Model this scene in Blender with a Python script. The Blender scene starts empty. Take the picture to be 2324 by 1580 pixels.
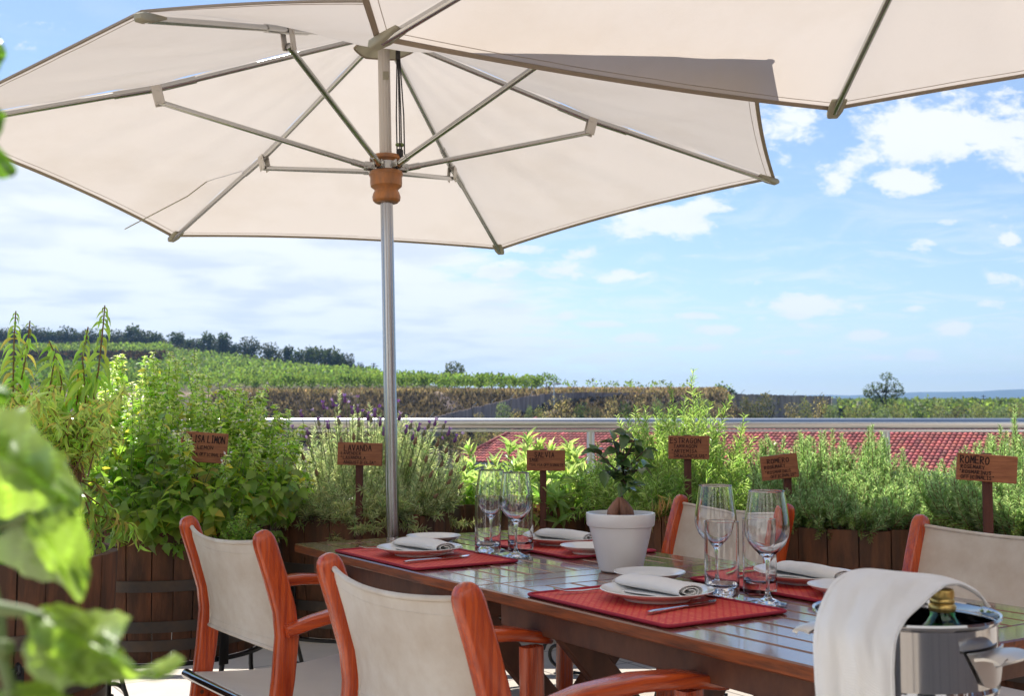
import bpy, math, random
import numpy as np
from mathutils import Vector, Matrix
R=math.radians; PI=math.pi
rng=np.random.default_rng(7); random.seed(7)
sc=bpy.context.scene; COL=sc.collection
CAM=Vector((0,0,1.125)); F=2600.; PITCH=math.atan2(160,F)
# picture measure (2324 px wide) to a point at a given depth / on a given height
def P(px,py,y):
    X=(px-1162)/F; Y=-(py-790)/F
    ry=math.cos(PITCH)-Y*math.sin(PITCH); rz=math.sin(PITCH)+Y*math.cos(PITCH)
    return Vector((X/ry*y,y,CAM.z+rz/ry*y))
def G(px,py,z):
    a=P(px,py,1.0)-CAM; return CAM+a*((z-CAM.z)/a.z)

# ------------------------------------------------------------------ materials
def _n(nt,t,**kw):
    n=nt.nodes.new(t)
    for k,v in kw.items(): setattr(n,k,v)
    return n
def lin(c): # sRGB hex -> linear
    c=c.lstrip('#'); o=[]
    for i in (0,2,4):
        v=int(c[i:i+2],16)/255; o.append(v/12.92 if v<=.04045 else ((v+.055)/1.055)**2.4)
    return tuple(o)+(1,)
def mat(name,base,rough=.5,metal=0,spec=.5,var=None,vscale=6,stretch=None,rot=0,bump=0,bscale=40,coat=0,detail=5,roughvar=0,sheen=0,coord='Object',vmin=.35,vmax=.7):
    m=bpy.data.materials.new(name); m.use_nodes=True; nt=m.node_tree; b=nt.nodes['Principled BSDF']
    base=tuple(base)+((1,) if len(base)==3 else ())
    b.inputs['Base Color'].default_value=base; b.inputs['Roughness'].default_value=rough
    b.inputs['Metallic'].default_value=metal; b.inputs['Specular IOR Level'].default_value=spec
    b.inputs['Coat Weight'].default_value=coat; b.inputs['Coat Roughness'].default_value=.07
    L=nt.links.new
    if var or bump or roughvar:
        tc=_n(nt,'ShaderNodeTexCoord'); mp=_n(nt,'ShaderNodeMapping'); L(tc.outputs[coord],mp.inputs[0])
        mp.inputs['Rotation'].default_value=(0,0,rot); 
        mp2=_n(nt,'ShaderNodeMapping'); L(mp.outputs[0],mp2.inputs[0]); mp2.inputs['Scale'].default_value=stretch or (1,1,1)
    if var:
        no=_n(nt,'ShaderNodeTexNoise'); L(mp2.outputs[0],no.inputs['Vector']); no.inputs['Scale'].default_value=vscale; no.inputs['Detail'].default_value=detail; no.inputs['Roughness'].default_value=.62
        mr=_n(nt,'ShaderNodeMapRange'); L(no.outputs['Fac'],mr.inputs[0]); mr.inputs[1].default_value=vmin; mr.inputs[2].default_value=vmax
        mx=_n(nt,'ShaderNodeMix',data_type='RGBA'); L(mr.outputs[0],mx.inputs[0])
        mx.inputs[6].default_value=base; mx.inputs[7].default_value=tuple(var)+((1,) if len(var)==3 else ())
        L(mx.outputs[2],b.inputs['Base Color'])
        if roughvar:
            m2=_n(nt,'ShaderNodeMapRange'); L(no.outputs['Fac'],m2.inputs[0]); m2.inputs[3].default_value=rough-roughvar; m2.inputs[4].default_value=rough+roughvar; L(m2.outputs[0],b.inputs['Roughness'])
    if bump:
        n2=_n(nt,'ShaderNodeTexNoise'); L(mp2.outputs[0],n2.inputs['Vector']); n2.inputs['Scale'].default_value=bscale; n2.inputs['Detail'].default_value=4
        bp=_n(nt,'ShaderNodeBump'); bp.inputs['Strength'].default_value=bump; bp.inputs['Distance'].default_value=.004; L(n2.outputs['Fac'],bp.inputs['Height']); L(bp.outputs[0],b.inputs['Normal'])
    return m
def leafmat(name,rough=.42,trans=.45,spec=.5,tint=(1.12,1.14,.62)):
    m=bpy.data.materials.new(name); m.use_nodes=True; nt=m.node_tree; b=nt.nodes['Principled BSDF']; L=nt.links.new
    at=_n(nt,'ShaderNodeAttribute',attribute_name='col')
    L(at.outputs['Color'],b.inputs['Base Color']); b.inputs['Roughness'].default_value=rough; b.inputs['Specular IOR Level'].default_value=spec
    tr=_n(nt,'ShaderNodeBsdfTranslucent'); mu=_n(nt,'ShaderNodeMix',data_type='RGBA',blend_type='MULTIPLY'); mu.inputs[0].default_value=1
    mu.clamp_result=False
    L(at.outputs['Color'],mu.inputs[6]); mu.inputs[7].default_value=(*[2.2*t for t in tint],1)
    L(mu.outputs[2],tr.inputs['Color']); ms=_n(nt,'ShaderNodeMixShader'); ms.inputs[0].default_value=trans
    L(b.outputs[0],ms.inputs[1]); L(tr.outputs[0],ms.inputs[2]); L(ms.outputs[0],nt.nodes['Material Output'].inputs[0])
    return m
def attrmat(name,rough=.8,spec=.2,bump=.0,bscale=3,nscale=4,namt=.35):
    m=bpy.data.materials.new(name); m.use_nodes=True; nt=m.node_tree; b=nt.nodes['Principled BSDF']; L=nt.links.new
    at=_n(nt,'ShaderNodeAttribute',attribute_name='col'); tc=_n(nt,'ShaderNodeTexCoord'); no=_n(nt,'ShaderNodeTexNoise'); L(tc.outputs['Object'],no.inputs['Vector'])
    no.inputs['Scale'].default_value=nscale; no.inputs['Detail'].default_value=7; no.inputs['Roughness'].default_value=.7
    mr=_n(nt,'ShaderNodeMapRange'); L(no.outputs['Fac'],mr.inputs[0]); mr.inputs[1].default_value=.3; mr.inputs[2].default_value=.7; mr.inputs[3].default_value=1-namt; mr.inputs[4].default_value=1+namt
    mu=_n(nt,'ShaderNodeVectorMath',operation='SCALE'); L(at.outputs['Color'],mu.inputs[0]); L(mr.outputs[0],mu.inputs['Scale']); L(mu.outputs[0],b.inputs['Base Color'])
    b.inputs['Roughness'].default_value=rough; b.inputs['Specular IOR Level'].default_value=spec
    if bump:
        bp=_n(nt,'ShaderNodeBump'); bp.inputs['Strength'].default_value=bump; bp.inputs['Distance'].default_value=.3; L(no.outputs['Fac'],bp.inputs['Height']); L(bp.outputs[0],b.inputs['Normal'])
    return m
def fabricmat(name,base,trans,weave=900,stain=None,rough=.85,tcol=None,scale=5):
    m=bpy.data.materials.new(name); m.use_nodes=True; nt=m.node_tree; b=nt.nodes['Principled BSDF']; L=nt.links.new
    tc=_n(nt,'ShaderNodeTexCoord'); no=_n(nt,'ShaderNodeTexNoise'); L(tc.outputs['Object'],no.inputs['Vector']); no.inputs['Scale'].default_value=scale; no.inputs['Detail'].default_value=6; no.inputs['Roughness'].default_value=.65
    mr=_n(nt,'ShaderNodeMapRange'); L(no.outputs['Fac'],mr.inputs[0]); mr.inputs[1].default_value=.45; mr.inputs[2].default_value=.78
    mx=_n(nt,'ShaderNodeMix',data_type='RGBA'); L(mr.outputs[0],mx.inputs[0]); mx.inputs[6].default_value=(*base,1); mx.inputs[7].default_value=(*(stain or [c*.93 for c in base]),1)
    # woven threads
    w1=_n(nt,'ShaderNodeTexWave'); w1.bands_direction='DIAGONAL'; L(tc.outputs['Object'],w1.inputs['Vector']); w1.inputs['Scale'].default_value=weave/6.28
    w2=_n(nt,'ShaderNodeTexNoise'); mp=_n(nt,'ShaderNodeMapping'); mp.inputs['Scale'].default_value=(1,1,.12); L(tc.outputs['Object'],mp.inputs[0]); L(mp.outputs[0],w2.inputs['Vector']); w2.inputs['Scale'].default_value=60; w2.inputs['Detail'].default_value=3
    ad=_n(nt,'ShaderNodeMath',operation='MULTIPLY_ADD'); L(w1.outputs['Fac'],ad.inputs[0]); ad.inputs[1].default_value=.35; L(w2.outputs['Fac'],ad.inputs[2])
    bp=_n(nt,'ShaderNodeBump'); bp.inputs['Strength'].default_value=.35; bp.inputs['Distance'].default_value=.002; L(ad.outputs[0],bp.inputs['Height'])
    L(mx.outputs[2],b.inputs['Base Color']); L(bp.outputs[0],b.inputs['Normal']); b.inputs['Roughness'].default_value=rough; b.inputs['Specular IOR Level'].default_value=.2
    if trans:
        tr=_n(nt,'ShaderNodeBsdfTranslucent'); 
        if tcol: tr.inputs[0].default_value=(*tcol,1)
        else: L(mx.outputs[2],tr.inputs[0])
        L(bp.outputs[0],tr.inputs['Normal'])
        ms=_n(nt,'ShaderNodeMixShader'); ms.inputs[0].default_value=trans; L(b.outputs[0],ms.inputs[1]); L(tr.outputs[0],ms.inputs[2]); L(ms.outputs[0],nt.nodes['Material Output'].inputs[0])
    return m
def glassmat(name,col=(1,1,1),rough=0):
    m=bpy.data.materials.new(name); m.use_nodes=True; nt=m.node_tree; b=nt.nodes['Principled BSDF']
    b.inputs['Base Color'].default_value=(*col,1); b.inputs['Roughness'].default_value=rough; b.inputs['Transmission Weight'].default_value=1; b.inputs['IOR'].default_value=1.5
    return m

UANG=R(-57.0); U=Vector((math.cos(UANG),math.sin(UANG),0)); V=Vector((-U.y,U.x,0)); TA=Vector((-.6707,3.5585,0)); TZ=.74
def T(s,t,z=TZ): p=TA+U*s+V*t; return Vector((p.x,p.y,z))

M={}
M['table']=mat('table_wood',(.15,.062,.042),.19,var=(.26,.115,.075),vscale=9,stretch=(1,14,14),bump=.02,bscale=30,coat=.65,roughvar=.05,spec=.8)
M['tedge']=mat('table_edge_wood',(.34,.085,.022),.36,var=(.10,.032,.014),vscale=10,stretch=(1,12,12),bump=.1,bscale=30,coat=.1)
M['tleg']=mat('table_leg_wood',(.16,.062,.032),.45,var=(.08,.03,.018),vscale=10,stretch=(2,2,1),bump=.1,bscale=60)
M['chair']=mat('chair_wood',(.62,.10,.022),.27,var=(.30,.030,.010),vscale=26,stretch=(5,5,.22),bump=.12,bscale=60,coat=.35,detail=10,vmin=.40,vmax=.66,roughvar=.08)
M['chair_arm']=mat('chair_arm_wood',(.62,.10,.022),.27,var=(.30,.030,.010),vscale=26,stretch=(5,.22,5),bump=.12,bscale=60,coat=.35,detail=10,vmin=.40,vmax=.66,roughvar=.08)
M['sling']=fabricmat('chair_sling_fabric',(.85,.79,.70),.18,weave=2200,stain=(.58,.46,.34),scale=3.2)
M['seat']=fabricmat('chair_seat_mesh',(.82,.79,.74),.15,weave=1500)
M['canopy']=fabricmat('umbrella_canvas',(.66,.585,.515),.53,weave=1800,stain=(.60,.52,.44),scale=2.2)
M['hem']=fabricmat('umbrella_hem_canvas',(.50,.42,.33),.28,weave=1800)
M['patch']=fabricmat('umbrella_patch_canvas',(.52,.49,.38),.3,weave=1800)
M['alu']=mat('brushed_aluminium',(.55,.54,.52),.22,metal=1,bump=.03,bscale=20,stretch=(20,20,.3))
M['alu_pole']=mat('pole_aluminium',(.44,.44,.45),.24,metal=1)
M['offwhite']=mat('offwhite_plastic',(.62,.58,.52),.45)
M['upole']=mat('upper_pole_paint',(.66,.61,.55),.35)
M['steel']=mat('polished_steel',(.40,.40,.41),.07,metal=1)
M['cutlery']=mat('cutlery_steel',(.7,.7,.7),.12,metal=1)
M['rail']=mat('rail_steel',(.62,.62,.61),.38,metal=1)
M['dark']=mat('black_cord',(.03,.028,.028),.6)
M['collar']=mat('turned_wood_collar',(.52,.20,.055),.4,var=(.22,.12,.07),vscale=12,stretch=(2,2,.6),bump=.15,bscale=60)
M['porc']=mat('white_porcelain',(.80,.80,.78),.12,spec=.6)
M['pot']=mat('white_ceramic_pot',(.82,.82,.81),.2,spec=.5,var=(.76,.76,.75),vscale=4)
M['napkin']=fabricmat('white_napkin_linen',(.90,.89,.87),.05,weave=3000,stain=(.80,.79,.77))
M['towel']=fabricmat('white_towel_cotton',(.90,.90,.89),.08,weave=1500,stain=(.86,.86,.85))
M['glass']=glassmat('clear_glass')
M['green']=glassmat('green_bottle_glass',(.10,.55,.18))
M['gold']=mat('gold_screw_cap',(.72,.50,.16),.32,metal=.85)
M['label']=mat('black_foil_label',(.015,.015,.017),.3)
M['mat_edge']=mat('placemat_binding',(.34,.012,.035),.75,bump=.3,bscale=400)
M['barrel']=mat('barrel_oak',(.085,.042,.024),.72,var=(.25,.10,.045),vscale=5,stretch=(4,4,.8),bump=.4,bscale=40,vmin=.4,vmax=.75)
M['hoop']=mat('barrel_hoop_iron',(.10,.095,.09),.6,metal=.5,var=(.16,.12,.09),vscale=14,bump=.2,bscale=60)
M['soil']=mat('dark_soil',(.025,.016,.011),.95,var=(.05,.032,.02),vscale=40,bump=1,bscale=80)
M['iron']=mat('wrought_iron',(.018,.02,.022),.45,metal=.3,bump=.2,bscale=200)
M['sign']=mat('sign_board_wood',(.40,.155,.065),.6,var=(.22,.075,.035),vscale=16,stretch=(1,1,9),bump=.2,bscale=70)
M['signpost']=mat('sign_post_wood',(.12,.036,.022),.65,var=(.07,.02,.014),vscale=16,stretch=(6,6,1),bump=.2,bscale=70)
M['ink']=mat('burnt_lettering',(.022,.010,.010),.8)
M['wall']=mat('parapet_plaster',(.52,.45,.37),.9,var=(.42,.36,.30),vscale=3,bump=.3,bscale=60)
M['bounce_wall']=mat('white_render',(.80,.78,.74),.9,bump=.2,bscale=50)
M['bark']=mat('tree_bark',(.09,.06,.045),.9,var=(.05,.035,.03),vscale=8,bump=.5,bscale=20)
M['caudex']=mat('bonsai_bark',(.34,.16,.10),.65,var=(.12,.055,.035),vscale=30,stretch=(1,1,.35),bump=.5,bscale=90,detail=8)
M['stem']=mat('woody_stem',(.22,.09,.04),.7,var=(.16,.13,.05),vscale=20)
M['gstem']=mat('green_stem',(.16,.22,.07),.6)
M['leaf']=leafmat('herb_leaf',.32,.50)
M['needle']=leafmat('needle_leaf',.27,.42)
M['bleaf']=leafmat('bonsai_leaf',.22,.15,spec=.6)
M['fleaf']=leafmat('foreground_leaf',.38,.45,tint=(1.05,1.1,.5))
M['tree']=leafmat('tree_foliage',.7,.25,spec=.15,tint=(1,1,.5))
M['vine']=leafmat('vine_foliage',.6,.40,spec=.2)
M['petal']=leafmat('flower_petal',.7,.35,tint=(.7,.6,.8))
M['terrain']=attrmat('terrain_soil',.95,.1,bump=.6,nscale=.9,namt=.4)
M['fence']=mat('brushwood_fence',(.50,.38,.33),.95,var=(.17,.12,.12),vscale=.8,stretch=(3,3,.35),bump=.8,bscale=20)
M['post']=mat('weathered_post',(.25,.22,.19),.8)
M['plaster']=mat('building_plaster',(.55,.52,.46),.9)
M['mount']=mat('mountain_scrub',(.05,.07,.05),1,var=(.09,.085,.06),vscale=.004)
# wood direction for chair arms etc handled by object coordinates
def tilemat():
    m=bpy.data.materials.new('roof_tiles'); m.use_nodes=True; nt=m.node_tree; b=nt.nodes['Principled BSDF']; L=nt.links.new
    at=_n(nt,'ShaderNodeAttribute',attribute_name='col'); L(at.outputs['Color'],b.inputs['Base Color']); b.inputs['Roughness'].default_value=.8
    return m
M['tile']=tilemat()
def floormat():
    m=bpy.data.materials.new('terrace_tiles'); m.use_nodes=True; nt=m.node_tree; b=nt.nodes['Principled BSDF']; L=nt.links.new
    tc=_n(nt,'ShaderNodeTexCoord'); mp=_n(nt,'ShaderNodeMapping'); mp.inputs['Rotation'].default_value=(0,0,-R(33)); L(tc.outputs['Object'],mp.inputs[0])
    br=_n(nt,'ShaderNodeTexBrick'); br.offset=0; L(mp.outputs[0],br.inputs['Vector']); br.inputs['Scale'].default_value=1; br.inputs['Brick Width'].default_value=.42; br.inputs['Row Height'].default_value=.42; br.inputs['Mortar Size'].default_value=.005
    br.inputs['Color1'].default_value=(.60,.52,.43,1); br.inputs['Color2'].default_value=(.54,.47,.39,1); br.inputs['Mortar'].default_value=(.2,.16,.13,1)
    no=_n(nt,'ShaderNodeTexNoise'); L(tc.outputs['Object'],no.inputs['Vector']); no.inputs['Scale'].default_value=7; no.inputs['Detail'].default_value=7
    mr=_n(nt,'ShaderNodeMapRange'); L(no.outputs['Fac'],mr.inputs[0]); mr.inputs[3].default_value=.8; mr.inputs[4].default_value=1.15
    vm=_n(nt,'ShaderNodeVectorMath',operation='SCALE'); L(br.outputs['Color'],vm.inputs[0]); L(mr.outputs[0],vm.inputs['Scale']); L(vm.outputs[0],b.inputs['Base Color'])
    b.inputs['Roughness'].default_value=.6
    return m
M['floor']=floormat()
def placemat_mat():
    m=bpy.data.materials.new('woven_placemat'); m.use_nodes=True; nt=m.node_tree; b=nt.nodes['Principled BSDF']; L=nt.links.new
    tc=_n(nt,'ShaderNodeTexCoord'); mp=_n(nt,'ShaderNodeMapping'); L(tc.outputs['Object'],mp.inputs[0]); mp.inputs['Rotation'].default_value=(0,0,0)
    br=_n(nt,'ShaderNodeTexBrick'); br.offset=.5; L(mp.outputs[0],br.inputs['Vector']); br.inputs['Scale'].default_value=1; br.inputs['Brick Width'].default_value=.020; br.inputs['Row Height'].default_value=.0092; br.inputs['Mortar Size'].default_value=.0024; br.inputs['Mortar Smooth'].default_value=.3
    br.inputs['Color1'].default_value=(.84,.22,.10,1); br.inputs['Color2'].default_value=(.74,.12,.07,1); br.inputs['Mortar'].default_value=(.66,.010,.028,1)
    L(br.outputs['Color'],b.inputs['Base Color']); b.inputs['Roughness'].default_value=.7
    bp=_n(nt,'ShaderNodeBump'); bp.inputs['Strength'].default_value=.6; bp.inputs['Distance'].default_value=.001; L(br.outputs['Fac'],bp.inputs['Height']); bp.invert=True; L(bp.outputs[0],b.inputs['Normal'])
    return m
M['mat']=placemat_mat()

# ------------------------------------------------------------------ mesh builder
class MB:
    def __init__(s): s.v=[]; s.f=[]; s.c=[]; s.mi=[]; s.cur=0; s.col=None
    def add(s,vs,fs,col=None):
        o=len(s.v); s.v+= [tuple(a) for a in vs]; s.f+=[tuple(o+i for i in f) for f in fs]; s.mi+=[s.cur]*len(fs)
        c=col or s.col or (1,1,1); s.c+=[c]*len(vs)
    def box(s,c,size,mtx=None,bev=0):
        x,y,z=[a/2 for a in size]; c=Vector(c)
        if bev<=0:
            vs=[Vector((i*x,j*y,k*z)) for i in(-1,1) for j in(-1,1) for k in(-1,1)]
            fs=[(0,1,3,2),(4,6,7,5),(0,4,5,1),(2,3,7,6),(0,2,6,4),(1,5,7,3)]
        else:
            b=min(bev,x*.9,y*.9,z*.9); vs=[]; idx={}
            for i in(-1,1):
                for j in(-1,1):
                    for k in(-1,1):
                        for a,p in enumerate(((i*x,j*(y-b),k*(z-b)),(i*(x-b),j*y,k*(z-b)),(i*(x-b),j*(y-b),k*z))):
                            idx[(i,j,k,a)]=len(vs); vs.append(Vector(p))
            q=lambda *k:tuple(idx[a] for a in k); fs=[]
            for i in(-1,1):
                fs.append(q((i,-1,-1,0),(i,1,-1,0),(i,1,1,0),(i,-1,1,0))[::i]); fs.append(q((-1,i,-1,1),(1,i,-1,1),(1,i,1,1),(-1,i,1,1))[::-i]); fs.append(q((-1,-1,i,2),(1,-1,i,2),(1,1,i,2),(-1,1,i,2))[::i])
            for i in(-1,1):
                for j in(-1,1):
                    fs.append(q((i,j,-1,0),(i,j,-1,1),(i,j,1,1),(i,j,1,0))); fs.append(q((i,-1,j,0),(i,-1,j,2),(i,1,j,2),(i,1,j,0))); fs.append(q((-1,i,j,1),(-1,i,j,2),(1,i,j,2),(1,i,j,1)))
            for i in(-1,1):
                for j in(-1,1):
                    for k in(-1,1): fs.append(q((i,j,k,0),(i,j,k,1),(i,j,k,2)))
        if mtx is not None: vs=[mtx@v for v in vs]
        s.add([c+v for v in vs],fs)
    def tube(s,pts,r,n=10,cap=True,flat=1,ref=None,col=None):
        pts=[Vector(p) for p in pts]; m=len(pts); rs=r if isinstance(r,(list,tuple)) else [r]*m
        vs=[];fs=[]; prev=None
        for i,p in enumerate(pts):
            t=(pts[min(i+1,m-1)]-pts[max(i-1,0)]).normalized()
            a=ref or (prev if prev is not None else (Vector((0,0,1)) if abs(t.z)<.9 else Vector((1,0,0))))
            x=(a-t*a.dot(t)).normalized(); y=t.cross(x); prev=x
            for k in range(n):
                w=2*PI*k/n; vs.append(p+x*(math.cos(w)*rs[i])+y*(math.sin(w)*rs[i]*flat))
        for i in range(m-1):
            for k in range(n): fs.append((i*n+k,i*n+(k+1)%n,(i+1)*n+(k+1)%n,(i+1)*n+k))
        if cap: fs.append(tuple(range(n))[::-1]); fs.append(tuple(range((m-1)*n,m*n)))
        s.add(vs,fs,col)
    def sweep(s,pts,w,h,side,rc=.3,n=16,col=None):
        """rounded-rectangle section swept along pts; side = width axis; w,h lists or numbers"""
        pts=[Vector(p) for p in pts]; m=len(pts); W=w if isinstance(w,(list,tuple)) else [w]*m; H=h if isinstance(h,(list,tuple)) else [h]*m
        side=Vector(side).normalized(); vs=[];fs=[]
        for i,p in enumerate(pts):
            t=(pts[min(i+1,m-1)]-pts[max(i-1,0)]).normalized(); x=(side-t*side.dot(t)).normalized(); y=t.cross(x)
            for k in range(n):
                a=2*PI*(k+.5)/n; ca,sa=math.cos(a),math.sin(a); e=.38
                vs.append(p+x*(math.copysign(abs(ca)**e,ca)*W[i]/2)+y*(math.copysign(abs(sa)**e,sa)*H[i]/2))
        for i in range(m-1):
            for k in range(n): fs.append((i*n+k,i*n+(k+1)%n,(i+1)*n+(k+1)%n,(i+1)*n+k))
        fs.append(tuple(range(n))[::-1]); fs.append(tuple(range((m-1)*n,m*n)))
        s.add(vs,fs,col)
    def lathe(s,prof,n=40,c=(0,0,0),cap=False,closed=False):
        c=Vector(c); vs=[];fs=[]; m=len(prof)
        for r,z in prof:
            for k in range(n): a=2*PI*k/n; vs.append(c+Vector((r*math.cos(a),r*math.sin(a),z)))
        for i in range(m-1+(1 if closed else 0)):
            j=(i+1)%m
            for k in range(n): fs.append((i*n+k,i*n+(k+1)%n,j*n+(k+1)%n,j*n+k))
        if cap: fs.append(tuple(range(n))[::-1]); fs.append(tuple(range((m-1)*n,m*n)))
        s.add(vs,fs)
    def grid(s,fn,nu,nv,col=None):
        vs=[fn(i/nu,j/nv) for i in range(nu+1) for j in range(nv+1)]
        fs=[(i*(nv+1)+j,(i+1)*(nv+1)+j,(i+1)*(nv+1)+j+1,i*(nv+1)+j+1) for i in range(nu) for j in range(nv)]
        s.add(vs,fs,col)
    def xf(s,m): s.v=[tuple(m@Vector(a)) for a in s.v]; return s
    def mesh(s,name,mats,smooth=None,cols=False):
        me=bpy.data.meshes.new(name); me.from_pydata(s.v,[],s.f)
        for m in (mats if isinstance(mats,(list,tuple)) else [mats]): me.materials.append(m)
        if len(me.materials)>1: me.polygons.foreach_set('material_index',s.mi)
        if cols:
            a=me.color_attributes.new('col','FLOAT_COLOR','POINT'); a.data.foreach_set('color',np.array([(*c,1) for c in s.c],dtype=np.float32).ravel())
        import bmesh as _b
        bm=_b.new(); bm.from_mesh(me); _b.ops.recalc_face_normals(bm,faces=bm.faces); bm.to_mesh(me); bm.free()
        if smooth is not None: smoothby(me,smooth)
        return me
    def build(s,name,mats,parent=None,smooth=30,cols=False):
        return link(name,s.mesh(name,mats,smooth,cols),parent)
def smoothby(me,ang):
    me.polygons.foreach_set('use_smooth',[True]*len(me.polygons))
    try: me.set_sharp_from_angle(angle=R(ang))
    except Exception: pass
def link(name,me,parent=None):
    o=bpy.data.objects.new(name,me); COL.objects.link(o)
    if parent is not None: o.parent=parent
    return o
def tag(o,label=None,cat=None,group=None,kind=None):
    if label: o['label']=label
    if cat: o['category']=cat
    if group: o['group']=group
    if kind: o['kind']=kind
    return o
def empty(name,loc=(0,0,0),rz=0,**kw):
    o=bpy.data.objects.new(name,None); COL.objects.link(o); o.location=loc; o.rotation_euler=(0,0,rz); o.empty_display_size=.1
    return tag(o,**kw)
def children(o): return [c for c in COL.objects if c.parent==o]
def copy_tree(o,parent=None):
    c=o.copy(); COL.objects.link(c)
    if parent is not None: c.parent=parent
    for ch in children(o): copy_tree(ch,c)
    return c
def npmesh(name,V,Fq,C=None,mats=None,smooth=False):
    """V (n,3), Fq (m,3|4) arrays"""
    V=np.asarray(V,dtype=np.float32); Fq=np.asarray(Fq,dtype=np.int32); k=Fq.shape[1]
    me=bpy.data.meshes.new(name); me.vertices.add(len(V)); me.vertices.foreach_set('co',V.ravel())
    me.loops.add(Fq.size); me.loops.foreach_set('vertex_index',Fq.ravel()); me.polygons.add(len(Fq)); me.polygons.foreach_set('loop_start',np.arange(0,Fq.size,k,dtype=np.int32))
    if smooth: me.polygons.foreach_set('use_smooth',np.ones(len(Fq),dtype=bool))
    me.update(calc_edges=True)
    if C is not None:
        a=me.color_attributes.new('col','FLOAT_COLOR','POINT'); C4=np.ones((len(V),4),dtype=np.float32); C4[:,:3]=C; a.data.foreach_set('color',C4.ravel())
    if mats is not None: me.materials.append(mats)
    return me

# leaf templates: (verts, quads); x = width, y = length, z = up
def leaf_tpl(n=4,fold=.25,droop=.25,shape='ovate',serr=0):
    vs=[];q=[]
    for i in range(n+1):
        t=i/n
        if shape=='ovate': w=math.sin(PI*min(1,t*1.02)**.72)*(1-.15*t)
        elif shape=='lance': w=math.sin(PI*t**.8)*(1-.3*t)
        elif shape=='round': w=math.sin(PI*min(1,t)**.9)**.7
        else: w=math.sin(PI*t)
        w=max(w,.06); z=-droop*t*t
        if serr and 0<i<n: w*=1+(serr if i%2 else -serr)
        vs+= [(-w*.5,t,z+fold*w*.5),(0,t,z),(w*.5,t,z+fold*w*.5)]
    for i in range(n):
        a=i*3; q+=[(a,a+1,a+4,a+3),(a+1,a+2,a+5,a+4)]
    return np.array(vs),np.array(q)
def place(tpl,pos,fwd,up,length,width,col,jitter=.0):
    """instance template; arrays. returns V,F,C"""
    tv,tq=tpl; n=len(pos); pos=np.asarray(pos,float); fwd=np.asarray(fwd,float); up=np.asarray(up,float)
    fwd=fwd/np.linalg.norm(fwd,axis=1,keepdims=True)
    x=np.cross(fwd,up); nx=np.linalg.norm(x,axis=1,keepdims=True); bad=nx[:,0]<1e-4; x[bad]=(1,0,0); nx[bad]=1; x/=nx; z=np.cross(x,fwd)
    L=np.broadcast_to(np.asarray(length,float),(n,))[:,None,None]; W=np.broadcast_to(np.asarray(width,float),(n,))[:,None,None]
    Vv=pos[:,None,:]+x[:,None,:]*(tv[None,:,0:1]*W)+fwd[:,None,:]*(tv[None,:,1:2]*L)+z[:,None,:]*(tv[None,:,2:3]*L)
    Fq=tq[None]+(np.arange(n)*len(tv))[:,None,None]
    Cc=np.repeat(np.asarray(col,float)[:,None,:],len(tv),axis=1)
    return Vv.reshape(-1,3),Fq.reshape(-1,tq.shape[1]),Cc.reshape(-1,3)
class LF:
    def __init__(s): s.V=[];s.F=[];s.C=[];s.n=0
    def add(s,*a,**k):
        v,f,c=place(*a,**k); s.V.append(v); s.F.append(f+s.n); s.C.append(c); s.n+=len(v)
    def mesh(s,name,m,smooth=True): return npmesh(name,np.concatenate(s.V),np.concatenate(s.F),np.concatenate(s.C),m,smooth)
def colvar(base,n,hv=.12,vv=.25,alt=None,pa=0):
    base=np.array(base); c=base[None]*(1+rng.normal(0,vv,(n,1)))*(1+rng.normal(0,hv,(n,3)))
    if alt is not None:
        k=rng.random(n)<pa; alt=np.array(alt); c[k]=alt[None]*(1+rng.normal(0,.2,(k.sum(),1)))
    return np.clip(c,.004,.9)
def rdir(n): v=rng.normal(size=(n,3)); return v/np.linalg.norm(v,axis=1,keepdims=True)
# ribbons/tubes for many stems, fast
def stems_mesh(name,paths,r0,r1,m,k=4):
    mb=MB()
    for p in paths:
        n=len(p); mb.tube(p,[r0+(r1-r0)*i/(n-1) for i in range(n)],k,cap=False)
    return mb.mesh(name,m,60)
# PART2
# ================================================================== SETTING
mb=MB(); mb.box((0,1.2,-.15),(14,9.6,.3)); fl=mb.build('terrace_floor',M['floor'],smooth=None); tag(fl,kind='structure')
gp=npmesh('g',[(-400,-300,-3.4),(400,-300,-3.4),(400,60,-3.4),(-400,60,-3.4)],[(0,1,2,3)],np.array([[.12,.10,.06]]*4),M['terrain']); tag(link('ground',gp),kind='structure')
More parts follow.
